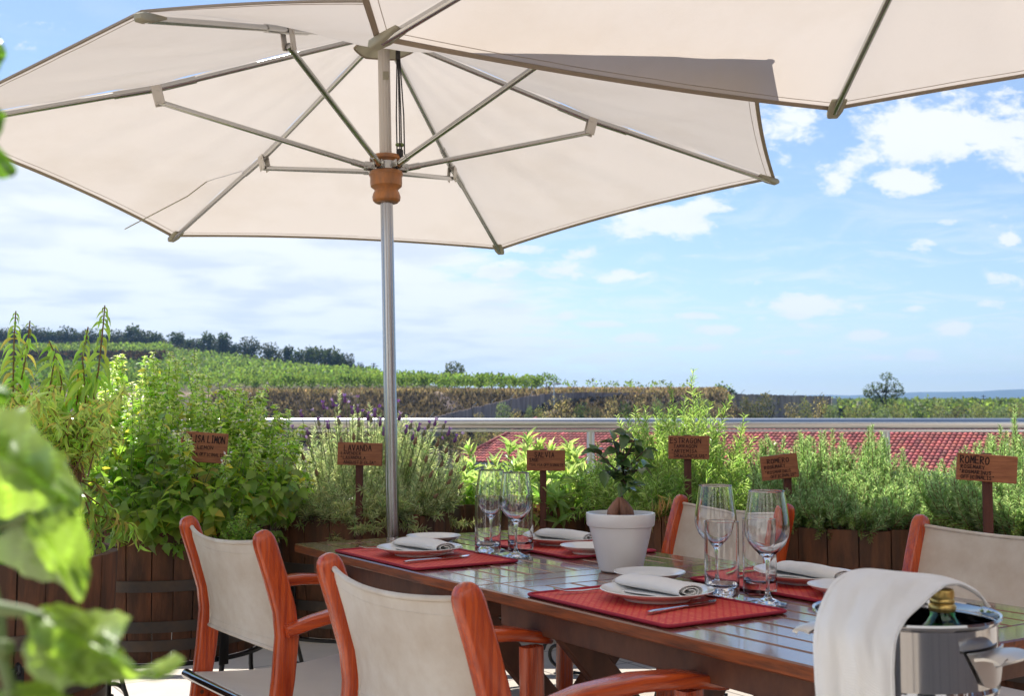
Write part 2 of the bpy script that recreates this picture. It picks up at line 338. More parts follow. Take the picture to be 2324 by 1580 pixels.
# terrain: per column (picture x) a profile of (distance, picture y) knots
XC=np.array([-900,-300,0,300,385,400,560,830,1100,1250,1300,1500,1640,1700,1900,2324,3300.])
DK=np.array([12,40,70,85,96,110,113,150,200,206,240,300,420,900,2600.])
def prof(px):
    far=[870,-1,-1]
    if px<=385: k={85:985,96:940,110:893,113:892,150:868,200:836,206:804,240:797,300:790,420:800}
    elif px<=400: k={85:985,96:940,110:893,113:892,150:868,200:832,206:828,240:806,300:795,420:812}
    elif px<=560: k={85:1005,96:950,110:892,113:891,150:866,200:842,206:838,240:822,300:830,420:870}
    elif px<=830: k={85:1012,96:955,110:891,113:890,150:870,200:857,206:860,240:866,300:880,420:905}
    elif px<=1100: k={85:1012,96:960,110:891,113:890,150:884,200:890,206:891,240:896,300:903,420:915}
    elif px<=1300: k={85:1015,96:965,110:892,113:890,150:887,200:895,206:896,240:900,300:906,420:915}
    elif px<=1640: k={85:1015,96:985,110:893,113:889,150:890,200:900,206:901,240:905,300:908,420:915}
    elif px<=1700: k={85:1010,96:990,110:960,113:955,150:935,200:926,206:926,240:923,300:921,420:919}
    else: k={85:1005,96:985,110:965,113:961,150:942,200:932,206:931,240:928,300:924,420:919}
    z=[]
    for d in DK:
        if d<=70: z.append(-3.3 if d<60 else -2.8)
        elif d in k: z.append(1.125+(950-k[d])/F*d)
        elif d==900: z.append(4.0)
        else: z.append(2.0)
    return z
ZK=np.array([prof(x) for x in XC])
def terrz(px,d):
    px=np.asarray(px,float); d=np.asarray(d,float); px,d=np.broadcast_arrays(px,d); o=np.zeros(px.shape)
    j=np.clip(np.searchsorted(XC,px)-1,0,len(XC)-2); t=np.clip((px-XC[j])/(XC[j+1]-XC[j]),0,1)
    for J in np.unique(j):
        m=j==J; o[m]=np.interp(d[m],DK,ZK[J])*(1-t[m])+np.interp(d[m],DK,ZK[J+1])*t[m]
    return o
pxs=np.concatenate([np.arange(-900,-100,100),np.arange(-100,2420,14),np.arange(2500,3400,100)]); ds=np.unique(np.concatenate([[6.6,12,25,40,55,70,78],np.arange(84,116,1.5),np.arange(116,310,7),[200,202,204,206,330,360,420,500,650,900,1400,2000,2600]]))
PX,DD=np.meshgrid(pxs,ds,indexing='ij'); ZZ=terrz(PX,DD)
ZZ+=np.where((DD>84)&(DD<260),rng.normal(0,1,PX.shape)*.09,0)+np.where((DD>87)&(DD<109),.35*np.sin(PX*.045+DD*.3)*np.sin(PX*.013+1),0)
tv=np.stack([(PX-1162)/F*DD,DD,ZZ],-1).reshape(-1,3); nv=len(ds)
ii,jj=np.meshgrid(np.arange(len(pxs)-1),np.arange(nv-1),indexing='ij'); a=(ii*nv+jj).ravel(); tf=np.stack([a,a+nv,a+nv+1,a+1],1)
cc=np.zeros((len(pxs),nv,3)); cc[:]=(.13,.105,.055)
def setc(mask,c): cc[mask]=np.array(c)*(1+rng.normal(0,.22,(mask.sum(),1)))
setc(DD<84,(.07,.075,.04)); setc((DD>=84)&(DD<108),(.12,.09,.08)); setc((DD>=107)&(DD<114),(.30,.22,.15)); setc((DD>=114)&(DD<300)&(PX<1300),(.12,.11,.06))
setc((DD>=114)&(DD<300)&(PX>=1290),(.32,.20,.13)); setc((DD>198)&(DD<207)&(PX<400),(.085,.05,.042)); setc((DD>=240)&(PX<900),(.11,.085,.065))
setc((DD>=84)&(PX>1700),(.10,.12,.05)); setc(DD>=420,(.06,.08,.04))
tag(link('terrain',npmesh('terrain',tv,tf,cc.reshape(-1,3),M['terrain'],True)),kind='structure')
# mountains
mxp=np.arange(1350,4200,25.); cy=np.interp(mxp,[1350,1650,1900,2000,2080,2160,2230,2324,2600,3000,3600,4200],[903,897,897.5,896.5,891,889.5,888.5,882.5,876,886,872,890]); cy=cy+rng.normal(0,.35,len(mxp))
rows=[(2500,0.),(2750,.45),(3000,.86),(3150,1.),(3400,.7),(3700,0.)]
mv=[];
for px,y in zip(mxp,cy):
    zc=1.125+(950-y)/F*3150
    for d,fz in rows: mv.append(((px-1162)/F*d,d,zc*fz+(rng.normal(0,2.5) if 0<fz<1 else 0)))
nr=len(rows); ii,jj=np.meshgrid(np.arange(len(mxp)-1),np.arange(nr-1),indexing='ij'); a=(ii*nr+jj).ravel()
tag(link('mountains',npmesh('mountains',mv,np.stack([a,a+nr,a+nr+1,a+1],1),None,M['mount'],True)),kind='structure')

# parapet and railing
YR=5.9
pw=empty('parapet_wall',(0,YR,0),label='low beige plastered parapet wall under the metal railing at the terrace edge',cat='wall')
mb=MB(); mb.box((0,0,.34),(13.6,.2,.68)); mb.build('wall',M['wall'],pw,None)
mb=MB(); mb.box((0,0,.70),(13.6,.26,.04),bev=.008); mb.build('coping',M['wall'],pw,None)
rl=empty('metal_railing',(0,YR,.72),label='horizontal brushed steel handrail running behind the herb barrels',cat='railing')
mb=MB(); mb.tube([(-6.6,0,.3785),(6.6,0,.3785)],.0275,28); mb.build('handrail',M['rail'],rl,60)
mb=MB(); mb.box((0,0,.342),(13.2,.032,.012)); mb.build('lower_bar',M['rail'],rl,None)
for x in (-5.67,-4.15,-2.63,-1.11,.404,1.92,3.44,4.96):
    mb=MB(); mb.tube([(x,0,0),(x,0,.336)],.02,16); mb.build('post',M['rail'],rl,60)

# tiled roof building
bd=empty('tiled_roof_building',(0,0,-3.4),label='low building with a pinkish red clay tile roof beyond the railing',cat='building')
e0=Vector(((1030-1162)/F*62,62,-1.21)); al=Vector((.851,-.525,0)).normalized(); upd=Vector((-al.y,al.x,0)); LEN=34.; RUN=6.6; SL=.345
e0l=e0-bd.location
per=.235; nc=int(LEN/per); nrw=18; rv=[];rf=[];rc=[]
K=5
for r in range(nrw):
    t0=RUN*r/nrw; t1=RUN*(r+1)/nrw
    for c in range(nc):
        s0=c*per
        if s0<.2*t0: continue
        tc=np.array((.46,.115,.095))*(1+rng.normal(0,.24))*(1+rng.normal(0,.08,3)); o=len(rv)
        for k in range(K+1):
            w=k/K; h=.055*math.sin(PI*w) if k<K else -.02
            if k==0: h=-.02
            s=s0+per*w
            for t,lift in ((t0,.05),(t1,0)):
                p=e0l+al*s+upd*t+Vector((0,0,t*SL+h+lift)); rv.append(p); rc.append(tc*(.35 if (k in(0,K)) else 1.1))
        rf+=[(o+2*k,o+2*k+2,o+2*k+3,o+2*k+1) for k in range(K)]
        o=len(rv); # front lip
        for k in range(K+1):
            w=k/K; h=.055*math.sin(PI*w) if 0<k<K else -.02
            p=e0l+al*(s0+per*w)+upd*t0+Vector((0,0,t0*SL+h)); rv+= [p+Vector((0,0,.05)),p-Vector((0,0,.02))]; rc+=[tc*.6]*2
        rf+=[(o+2*k,o+2*k+2,o+2*k+3,o+2*k+1) for k in range(K)]
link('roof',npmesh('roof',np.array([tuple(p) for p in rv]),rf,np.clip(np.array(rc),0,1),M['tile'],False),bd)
mb=MB(); a0=e0l+Vector((0,0,.06)); a1=e0l+al*(.2*RUN)+upd*RUN+Vector((0,0,RUN*SL+.06)); mb.col=(.5,.135,.115); mb.tube([a0,a1],.11,8); mb.build('hip_tiles',M['tile'],bd,60,True).data
def wallquad(mb,a,b,z0,z1,th=.2):
    d=(b-a).normalized(); n=Vector((-d.y,d.x,0))*th
    vs=[Vector((p.x,p.y,z)) for z in(z0,z1) for p in(a,b,b+n,a+n)]; mb.add(vs,[(0,1,2,3),(4,7,6,5),(0,4,5,1),(1,5,6,2),(2,6,7,3),(3,7,4,0)])
mb=MB(); w0=e0l+al*.5+upd*.5; w1=e0l+al*(LEN-.5)+upd*.5; wallquad(mb,w0,w1,0,2.1); wallquad(mb,w0+upd*6,w0,0,2.1); wallquad(mb,w1+upd*6,w0+upd*6,0,2.1); mb.build('wall',M['plaster'],bd,None)
mb=MB(); wallquad(mb,e0l,e0l+al*LEN,2.10,2.17,.5); mb.build('eave_board',M['plaster'],bd,None)

# ---- vegetation beyond
TQ=(np.array([[-.5,0,0],[.5,0,0],[.5,1,0.],[-.5,1,0]]),np.array([[0,1,2,3]]))
TD=(np.array([[0,0,0],[.5,.45,.08],[0,1,0],[-.5,.45,.08]]),np.array([[0,1,2,3]]))
def crown(lf,cs,rs,n,size,base,alt=None,pa=0,asp=.6,shell=.55,upb=0.):
    """leafy clumps: centres cs, radii rs (k,3), n leaves each"""
    for c,r in zip(cs,rs):
        d=rdir(n); rad=(shell+(1-shell)*rng.random((n,1)))**.6; pos=np.array(c)+d*rad*np.array(r)
        sh=1+rng.normal(0,.12)
        lf.add(TD,pos,rdir(n)+np.array([0,0,upb])+d*.6,rdir(n),size*(.6+.8*rng.random(n)),size*asp*(.6+.8*rng.random(n)),np.clip(colvar(base,n,.08,.2,alt,pa)*sh,.004,.9))
def clumps(n,rx,ry,z0,z1,rc,top=.5):
    cs=[];rs=[]
    for i in range(n):
        h=(i+.5)/n; z=z0+(z1-z0)*h; w=math.sin(PI*min(1,.18+.82*(1-h)**.8*1.0)) if top else 1
        w=max(.12,min(1,(1-h)**.55*1.25))
        a=rng.random()*2*PI; q=rng.random()**.5*w
        cs.append((rx*q*math.cos(a),ry*q*math.sin(a),z)); k=rc*(.7+.6*rng.random()); rs.append((k,k,k*.85))
    return cs,rs
def treemesh(name,h,w,trunk_h,n,size,base,alt=None,pa=0,ncl=14,rc=.3):
    lf=LF(); cs,rs=clumps(ncl,w*.38,w*.38,trunk_h,h-rc*w*.5,rc*w); crown(lf,cs,rs,int(n*1.35)//ncl,size,base,alt,pa)
    return lf.mesh(name,M['tree'])
def trunkmesh(name,h,r,cr=None,n=4):
    mb=MB(); mb.tube([(0,0,-.3),(.03*h,0,h*.35),(-.02*h,.02*h,h*.7),(0,0,h*.95)],[r,r*.8,r*.5,r*.15],6,cap=False)
    for i in range(n): a=i*2.4; z=h*(.35+.12*i); mb.tube([(0,0,z),(math.cos(a)*h*.13,math.sin(a)*h*.13,z+h*.12)],[r*.4,r*.1],4,cap=False)
    return mb.mesh(name,M['bark'],60)
PG=(.065,.095,.045); 
pines=[(treemesh('crown',1,.72,.04,900,.095,PG,(.07,.085,.04),.2,16,.24),trunkmesh('trunk',.8,.03)),
       (treemesh('crown',1,.95,.02,950,.095,(.045,.06,.034),(.08,.08,.045),.2,18,.26),trunkmesh('trunk',.7,.03)),
       (treemesh('crown',1,.55,.08,800,.09,(.048,.075,.042),(.07,.09,.045),.2,13,.2),trunkmesh('trunk',.85,.03)),
       (treemesh('crown',1,1.25,.0,900,.095,(.055,.068,.036),(.09,.08,.05),.3,20,.28),trunkmesh('trunk',.6,.03))]
def plantthing(name,var,px,ytop,ybase,wpx,d,asp,label,cat,group,parts=('crown','trunk'),z=None):
    zt=1.125+(950-ytop)/F*d; zb=1.125+(950-ybase)/F*d if z is None else z; h=max(.5,zt-zb); w=wpx/F*d
    e=empty(name,((px-1162)/F*d,d,zb),rng.random()*6.28,label=label,cat=cat,group=group)
    for me,nm in zip(var,parts):
        o=link(nm,me,e); o.scale=(w/asp*(1.15 if cat=='tree' else 1),w/asp*(1.15 if cat=='tree' else 1),h)
    return e
ASP=[.62,.82,.46,1.1]
# ridge pines: (px, ytop, width, kind, words)
TR=[(-12,750,52,1),(18,756,50,3),(48,752,52,1),(80,754,52,3),(108,758,50,1),(136,756,48,3),(164,760,46,1),(192,764,50,3),(222,766,46,1),(250,768,44,3),(282,764,44,1),(310,764,50,3),(340,768,44,1),(374,772,44,3),(8,747,40,1),(30,752,36,0),(62,742,44,1),(95,748,40,1),(122,752,40,0),(150,745,44,1),(178,756,36,0),(205,750,44,1),(240,760,30,2),(262,752,44,1),(298,740,40,0),(322,752,50,1),(352,756,40,0),(400,755,40,0),(413,772,30,3),(430,770,26,0),(450,772,34,1),(470,757,34,0),(505,770,50,1),(506,757,30,0),(520,786,26,3),(534,782,22,2),(566,770,52,1),(612,782,44,1),(640,795,30,3),(655,787,26,2),(681,795,34,0),(706,789,38,0),(728,792,40,0),(752,792,38,0),(768,802,36,0),(789,807,34,1),(818,826,20,1)]
WT=['rounded','slender','leaning','broad','bushy','small','dense']
for i,(px,yt,w,k) in enumerate(TR):
    d=float(np.interp(px,[0,300,560,830],[275,262,235,205])); zb=float(terrz(px,d))
    plantthing('pine_tree',pines[k],px,yt,0,w,d,ASP[k],'','tree','pine trees along the vineyard ridge',z=zb-.3)
# low dark scrub under the ridge trees
lf=LF()
for i in range(150):
    px=rng.uniform(-60,840); d=float(np.interp(px,[0,300,560,830],[262,252,226,198]))+rng.uniform(-5,8); z=float(terrz(px,d)); 
    r=.9+.9*rng.random(); c0=((.095,.07,.06),(.06,.065,.045),(.10,.085,.06))[i%3]
    crown(lf,[((px-1162)/F*d,d,z+.4*r)],[(r*1.3,r,r*.8)],60,.45,c0)
tag(link('ridge_scrub',lf.mesh('ridge_scrub',M['tree'])),kind='stuff',label='low brown and grey scrub under the ridge pines',cat='scrub')
# bank scrub (dry tufts on the slope)
lf=LF(); n=16000
px=rng.uniform(480,1700,n); d=rng.uniform(84,108,n); pos=np.stack([(px-1162)/F*d,d,terrz(px,d)+.0],1)
up=np.stack([rng.normal(0,.5,n),rng.normal(-.4,.5,n),np.ones(n)],1)
cb=np.where((rng.random(n)<.35)[:,None],np.array((.17,.125,.105)),np.array((.085,.066,.062)))*(1+rng.normal(0,.3,(n,1)))
lf.add(TD,pos,up,rdir(n),.35+.45*rng.random(n),.18+.2*rng.random(n),np.clip(cb,.01,.6))
n=9000; px=rng.uniform(520,1660,n); d=rng.uniform(107,113.5,n); pos=np.stack([(px-1162)/F*d,d,terrz(px,d)],1); up=np.stack([rng.normal(0,.5,n),rng.normal(-.2,.4,n),np.ones(n)],1)
lf.add(TD,pos,up,rdir(n),.25+.35*rng.random(n),.10+.1*rng.random(n),colvar((.36,.27,.20),n,.05,.35,(.14,.12,.07),.4))
n=5000; px=rng.uniform(1230,1660,n); d=rng.uniform(113,134,n); pos=np.stack([(px-1162)/F*d,d,terrz(px,d)],1); up=np.stack([rng.normal(0,.5,n),rng.normal(-.2,.4,n),np.ones(n)],1)
lf.add(TD,pos,up,rdir(n),.25+.35*rng.random(n),.12+.1*rng.random(n),colvar((.40,.24,.15),n,.05,.3))
n=5000; px=rng.uniform(-60,395,n); d=rng.uniform(199,207,n); pos=np.stack([(px-1162)/F*d,d,terrz(px,d)],1); up=np.stack([rng.normal(0,.5,n),rng.normal(-.6,.4,n),np.ones(n)],1)
lf.add(TD,pos,up,rdir(n),.5+.6*rng.random(n),.3+.3*rng.random(n),colvar((.085,.055,.05),n,.08,.4,(.04,.045,.03),.3))
tag(link('dry_grass',lf.mesh('dry_grass',M['tree'])),kind='stuff',label='dry brown brush and straw coloured grass covering the banks',cat='dry grass')
# vineyard mass
VG=(.145,.215,.055)
lf=LF(); P_=[];S_=[];N_=[]
def addvines(pxa,pxb,d0,d1,step,h=1.45,keep=1.0,base=VG,nq=24,sz=.34,alt=(.16,.22,.06)):
    d=d0; 
    while d<d1:
        x=(pxa-1162)/F*d; x1=(pxb-1162)/F*d
        while x<x1:
            px=x/d*F+1162
            if rng.random()<keep:
                z=float(terrz(px,d+0.)); sc_=1+.004*(d-112); k=max(8,int(nq/sc_))
                hh=h*(.8+.4*rng.random()); pos=np.array((x+rng.normal(0,.15),d+rng.normal(0,.3),z+.35+hh*.45))+rdir(k)*np.array((.75,.5,hh*.52))*rng.random((k,1))**.35
                lf.add(TD,pos,rdir(k)+np.array((0,0,.7)),rdir(k),sz*sc_*(.6+.8*rng.random(k)),sz*.8*sc_*(.6+.8*rng.random(k)),np.clip(colvar(base,k,.07,.24,alt,.25)*(1+rng.normal(0,.12)),.01,.8))
            x+=1.25*(1+.0022*(d-112))
        d+=step*(1+.0015*(d-112))
addvines(380,860,116,236,2.7); addvines(860,1110,116,158,2.7); addvines(1110,1235,116,134,2.7)
addvines(-60,380,114,197,3.0,base=(.09,.145,.04)); addvines(-60,380,208,240,3.2); addvines(380,560,236,242,3)
tag(link('vineyard',lf.mesh('vineyard',M['vine'])),kind='stuff',label='rows of green grapevines filling the hillside',cat='vineyard')
lf=LF(); addvines(1700,2460,150,420,7.0,h=1.5,keep=.8,base=(.12,.16,.06),nq=20,sz=.42); addvines(1880,2460,100,150,5,h=1.8,keep=.55,base=(.12,.15,.055),nq=26,sz=.36); addvines(1240,1660,122,136,6,h=.9,keep=.5,nq=14,sz=.3)
tag(link('far_vineyard',lf.mesh('far_vineyard',M['vine'])),kind='stuff',label='flat field of pale green vines in front of the blue mountains',cat='vineyard')
# front row vines with visible trunks
def vinemesh(i):
    l=LF(); cs=[(rng.normal(0,.32),rng.normal(0,.2),.75+.6*rng.random()) for _ in range(7)]; crown(l,cs,[(.36,.3,.34)]*7,26,.19,VG,(.17,.24,.06),.3,.9,upb=.6)
    n=26; a=rng.uniform(-.5,.5,n); l.add(TD,np.stack([a,rng.normal(0,.15,n),1.2+.25*rng.random(n)],1),np.stack([rng.normal(0,.25,n),rng.normal(0,.2,n),np.ones(n)],1),rdir(n),.28,.11,colvar((.15,.22,.06),n))
    mb=MB(); s=rng.choice([-1,1]); mb.tube([(0,0,-.1),(.05*s,0,.2),(.02*s,.03,.42),(-.12*s,0,.62)],[.05,.045,.04,.03],6); mb.tube([(.02*s,.03,.40),(.18*s,0,.55),(.4*s,0,.72)],[.035,.03,.02],5)
    return l.mesh('canopy',M['vine']),mb.mesh('trunk',M['bark'],60)
vm=[vinemesh(i) for i in range(5)]
k=0
for px in np.arange(556,1262,25.5):
    d=113.2+.5*math.sin(px); z=float(terrz(px,d)); e=empty('grapevine',((px-1162)/F*d,d,z),rng.random()*.6,label='',cat='grapevine',group='front row of grapevines above the brown bank')
    a,b=vm[k%5]; s=1.0+.12*math.sin(px*3); o=link('canopy',a,e); o.scale=(s,s,s*1.0); o=link('trunk',b,e); o.scale=(s,s,s); k+=1
# lone trees
def clumptree(name,px,d,ybase,cl,size,base,label,trunk,n=120,alt=None):
    z=1.125+(950-ybase)/F*d; e=empty(name,((px-1162)/F*d,d,z),0,label=label,cat='tree'); l=LF(); s=d/F
    cs=[((x-px)*s,rng.normal(0,.25),(ybase-y)*s) for x,y,r in cl]; rs=[(r*s,r*s*.8,r*s*.75) for x,y,r in cl]
    crown(l,cs,rs,n,size,base,alt,.3 if alt else 0); link('crown',l.mesh('crown',M['tree']),e)
    mb=MB()
    for t in trunk: mb.tube([((x-px)*s,0,(ybase-y)*s) for x,y in t],[.11*(1-.6*i/(len(t)-1)) for i in range(len(t))],7)
    for x,y,r in cl: mb.tube([((trunk[0][-1][0]-px)*s*.6,0,(ybase-trunk[0][-1][1])*s*.75),((x-px)*s,0,(ybase-y)*s)],[.05,.015],4)
    mb.build('trunk',M['bark'],e,60); return e
clumptree('pine_tree',2003,120,930,[(1975,885,15),(1990,878,14),(1968,894,10),(1985,898,13),(2005,880,10),(2012,855,13),(2022,868,16),(2035,880,14),(2020,893,13),(2042,892,10),(2008,905,10),(1990,908,10),(2030,903,8)],.19,(.09,.125,.05),'lone green pine with a two lobed crown at right in front of the blue mountains',[[(2010,930),(2009,905),(2014,875)],[(2010,925),(1995,900),(1985,885)]],130,(.10,.12,.05))
clumptree('poplar_tree',1032,150,880,[(1020,832,9),(1030,829,11),(1043,832,8),(1025,842,10),(1038,845,11),(1017,845,6),(1048,842,6),(1032,854,8),(1026,862,6)],.26,(.10,.13,.05),'small airy deciduous tree standing alone among the vines right of the umbrella pole',[[(1032,880),(1031,860),(1033,842)]],85,(.16,.18,.08))
clumptree('fig_tree',1640,128,915,[(1615,890,9),(1630,884,10),(1645,887,12),(1660,892,10),(1650,897,10),(1625,897,9)],.3,(.04,.07,.035),'low dark green spreading tree at the end of the straw coloured bank',[[(1640,915),(1640,897)]],90)
# shrubs along the fence
def shrubvar(base,alt,pa,asp): 
    l=LF(); cs,rs=clumps(16,.42*asp,.42*asp,.1,.86,.22); crown(l,cs,rs,60,.06,base,alt,pa,.6,upb=.3); mb=MB()
    for i in range(5): a=i*1.3; mb.tube([(0,0,-.1),(.12*math.cos(a),.12*math.sin(a),.35),(.25*math.cos(a)*asp,.25*math.sin(a)*asp,.7)],[.02,.014,.006],4,cap=False)
    return l.mesh('foliage',M['tree']),mb.mesh('stem',M['bark'],60)
SH={'g':(shrubvar((0.074,0.115,0.047),(0.121,0.149,0.068),.3,1.),'green'),'t':(shrubvar((0.162,0.149,0.081),(0.567,0.446,0.284),.45,1.1),'tan tufted'),'s':(shrubvar((0.216,0.270,0.149),(0.297,0.338,0.203),.3,.9),'grey green'),'l':(shrubvar((0.216,0.243,0.108),(0.324,0.297,0.162),.35,1.),'pale olive'),'o':(shrubvar((0.101,0.108,0.061),(0.216,0.176,0.108),.3,1.),'dark olive')}
SL_=[(1008,968,1052,70,62,'o'),(1052,975,1055,60,66,'t'),(1095,972,1050,60,64,'l'),(1128,958,1040,54,68,'t'),(1085,938,985,40,84,'t'),(1142,911,985,52,80,'s'),(1172,930,975,36,76,'t'),(1200,918,985,26,78,'s'),(1226,926,985,44,76,'l'),(1272,901,985,84,80,'t'),(1322,915,990,56,82,'g'),(1352,922,985,44,78,'o'),(1385,903,990,48,84,'t'),(1416,912,990,46,82,'g'),(1448,905,990,44,84,'t'),(1490,903,990,50,86,'s'),(1536,918,990,50,80,'o'),(1592,902,990,60,84,'s'),(1640,912,990,58,84,'t'),(1690,900,990,62,88,'o'),(1738,892,990,84,90,'o'),(1792,916,990,50,84,'t'),(1822,906,990,48,88,'l'),(1858,903,990,60,90,'t'),(1888,914,990,44,88,'s'),(1925,922,990,44,86,'l'),(1962,910,990,56,92,'l'),(1998,922,990,50,90,'s'),(2036,918,990,54,92,'l'),(2080,922,990,56,90,'g'),(2124,918,990,60,94,'l'),(2172,921,990,60,92,'o'),(2215,917,990,60,94,'l'),(2262,920,990,60,92,'s'),(2308,916,990,64,94,'l')]
for px,yt,yb,w,d,k in SL_:
    v,wd=SH[k]; plantthing('shrub',v,px,yt,yb,w,d,.95,'','shrub','scrubby bushes behind the railing',('foliage','stem'))
# brushwood fence
fe=empty('brushwood_fence',(0,84,-2),label='long brown brushwood fence climbing across the bank with bent post tips',cat='fence')
FP=[(930,952,84),(985,947,86),(1075,926,91),(1165,905,98),(1250,893,103),(1330,891,106),(1600,893,112),(1886,900,121)]
fp=[Vector(((px-1162)/F*d,d-84,(1.125+(950-y)/F*d)+2)) for px,y,d in FP]
mb=MB()
for a,b in zip(fp[:-1],fp[1:]):
    n=max(1,int((b-a).length/.35))
    for i in range(n):
        p=a.lerp(b,i/n); q=a.lerp(b,(i+1)/n); h0=rng.normal(0,.03); nn=Vector((-(q-p).y,(q-p).x,0)).normalized()*(.06+.02*rng.random())
        vs=[p+Vector((0,0,h0)),q+Vector((0,0,h0)),q-Vector((0,0,2.9)),p-Vector((0,0,2.9))]; mb.add(vs+[v+nn for v in vs],[(0,1,2,3),(7,6,5,4),(0,4,5,1),(1,5,6,2),(3,2,6,7),(0,3,7,4)])
mb.build('fence_panel',M['fence'],fe,None)
for px in [932,979,1026,1074,1116,1160,1204,1250,1300,1352,1404,1458,1512,1568,1624,1682,1740,1800,1860]:
    y=np.interp(px,[f[0] for f in FP],[f[1] for f in FP]); d=np.interp(px,[f[0] for f in FP],[f[2] for f in FP]); p=Vector(((px-1162)/F*d,d-84-.1,(1.125+(950-y)/F*d)+2))
    mb=MB(); mb.tube([p-Vector((0,0,2.8)),p+Vector((0,0,.12)),p+Vector((.28,-.05,.42))],.028,6); mb.build('post',M['alu'],fe,60)
gt=empty('field_gate',((1922-1162)/F*121,121,0),label='dark double gate between two pale concrete pillars at the end of the brushwood fence',cat='gate')
for px,w,h in ((1892,.5,3.1),(1949,.4,2.75)):
    mb=MB(); mb.box(((px-1922)/F*121,0,h/2-.0),(w,.5,h+.3),bev=.03); mb.build('gate_pillar',M['plaster'],gt,None)
for px in (1907,1934): mb=MB(); mb.box(((px-1922)/F*121,.1,1.25),(1.15,.06,2.5)); mb.build('gate_panel',M['dark'],gt,None)
for px,yt,yb,d in [(1159,880,925,108),(1206,872,925,110),(1240,868,915,111),(1302,876,895,112),(1323,876,893,116),(1373,878,893,118),(1431,880,893,122)]:
    e=empty('trellis_post',((px-1162)/F*d,d,1.125+(950-yb)/F*d),0,label='',cat='post',group='thin posts at the end of the vine rows')
    mb=MB(); h=(yb-yt)/F*d; mb.tube([(0,0,-.3),(.02,0,h)],.04,6); mb.build('post_shaft',M['post'],e,60); mb=MB(); mb.tube([(0,0,h*.95),(-.45,0,0)],.02,5); mb.build('brace',M['post'],e,60)
e=empty('camera_pole',((1257-1162)/F*100,100,1.),0,label='slim blue grey pole with a white security camera in front of the fence',cat='pole')
mb=MB(); mb.tube([(0,0,0),(0,0,3.3)],.05,8); mb.build('pole',M['rail'],e,60); mb=MB(); mb.box((.35,0,3.15),(.45,.16,.16),bev=.03); mb.box((.12,0,3.2),(.3,.05,.05)); mb.build('camera_head',M['offwhite'],e,None)
for px,yt,yb,d,lb in ((2231,897,930,260,'wooden utility pole with a crossarm before the blue mountains'),(848,824,850,230,'thin utility pole standing just right of the ridge pines')):
    e=empty('utility_pole',((px-1162)/F*d,d,1.125+(950-yb)/F*d),0,label=lb,cat='pole'); h=(yb-yt)/F*d
    mb=MB(); mb.tube([(0,0,-.5),(0,0,h)],[.14,.10],8); mb.build('pole',M['bark'],e,60); mb=MB(); mb.box((0,-.15,h*.72),(1.9,.1,.12)); mb.box((0,-.15,h*.9),(1.0,.1,.1)); mb.build('crossarm',M['bark'],e,None)
# distinct labels for the individuals above
def pw_(v,words): return words[v]

# house wall added unseen behind the camera, for light bounce and steel reflections
hs=empty('added_bounce_wall',(0,-2.9,0),label='added white house wall with dark doorways behind the viewer',cat='reflector')
mb=MB()
xs_=[-9,-4.4,-3.2,-1.6,-.9,.05,1.75,2.9,3.9,9]
for i in range(0,len(xs_)-1):
    x0,x1=xs_[i],xs_[i+1]
    if i%2==0: mb.box(((x0+x1)/2,0,2.5),(x1-x0,.3,5))
    else: mb.box(((x0+x1)/2,0,3.75),(x1-x0,.3,2.5))
mb.build('wall',M['bounce_wall'],hs,None)
for i in range(1,len(xs_)-1,2): mb=MB(); mb.box(((xs_[i]+xs_[i+1])/2,-.1,1.2),(xs_[i+1]-xs_[i],.06,2.5)); mb.build('dark_reflection_panel',M['dark'],hs,None)

sv=empty('added_reflection_block',(.9,-1.55,0),label='long dark wooden block added unseen behind the viewer for reflections',cat='table')  # unseen dark block, added only to darken reflections in the steel bucket
mb=MB(); mb.box((0,0,.86),(3.6,.6,.05),None,.006); mb.build('tabletop',M['tleg'],sv,None)
mb=MB(); mb.box((0,0,.44),(3.4,.5,.78),None,.01); mb.build('dark_block',M['dark'],sv,None)

sn=empty('added_reflection_slats',(3.3,-.2,0),label='dark slatted screen added out of frame at right for bucket reflections',cat='screen')  # unseen, added to give the bucket dark vertical streaks to reflect
mb=MB(); y=-3.; r_=random.Random(5)
while y<2.6:
    w_=r_.choice((.10,.16,.30,.5)); mb.box((0,y+w_/2,1.15),(.04,w_,2.3),None,.004); y+=w_+r_.choice((.02,.03,.10,.16))
mb.build('slats',M['tleg'],sn,None); mb=MB(); mb.box((.05,-.2,2.1),(.05,5.8,.08)); mb.box((.05,-.2,.3),(.05,5.8,.08)); mb.build('rail',M['tleg'],sn,None)
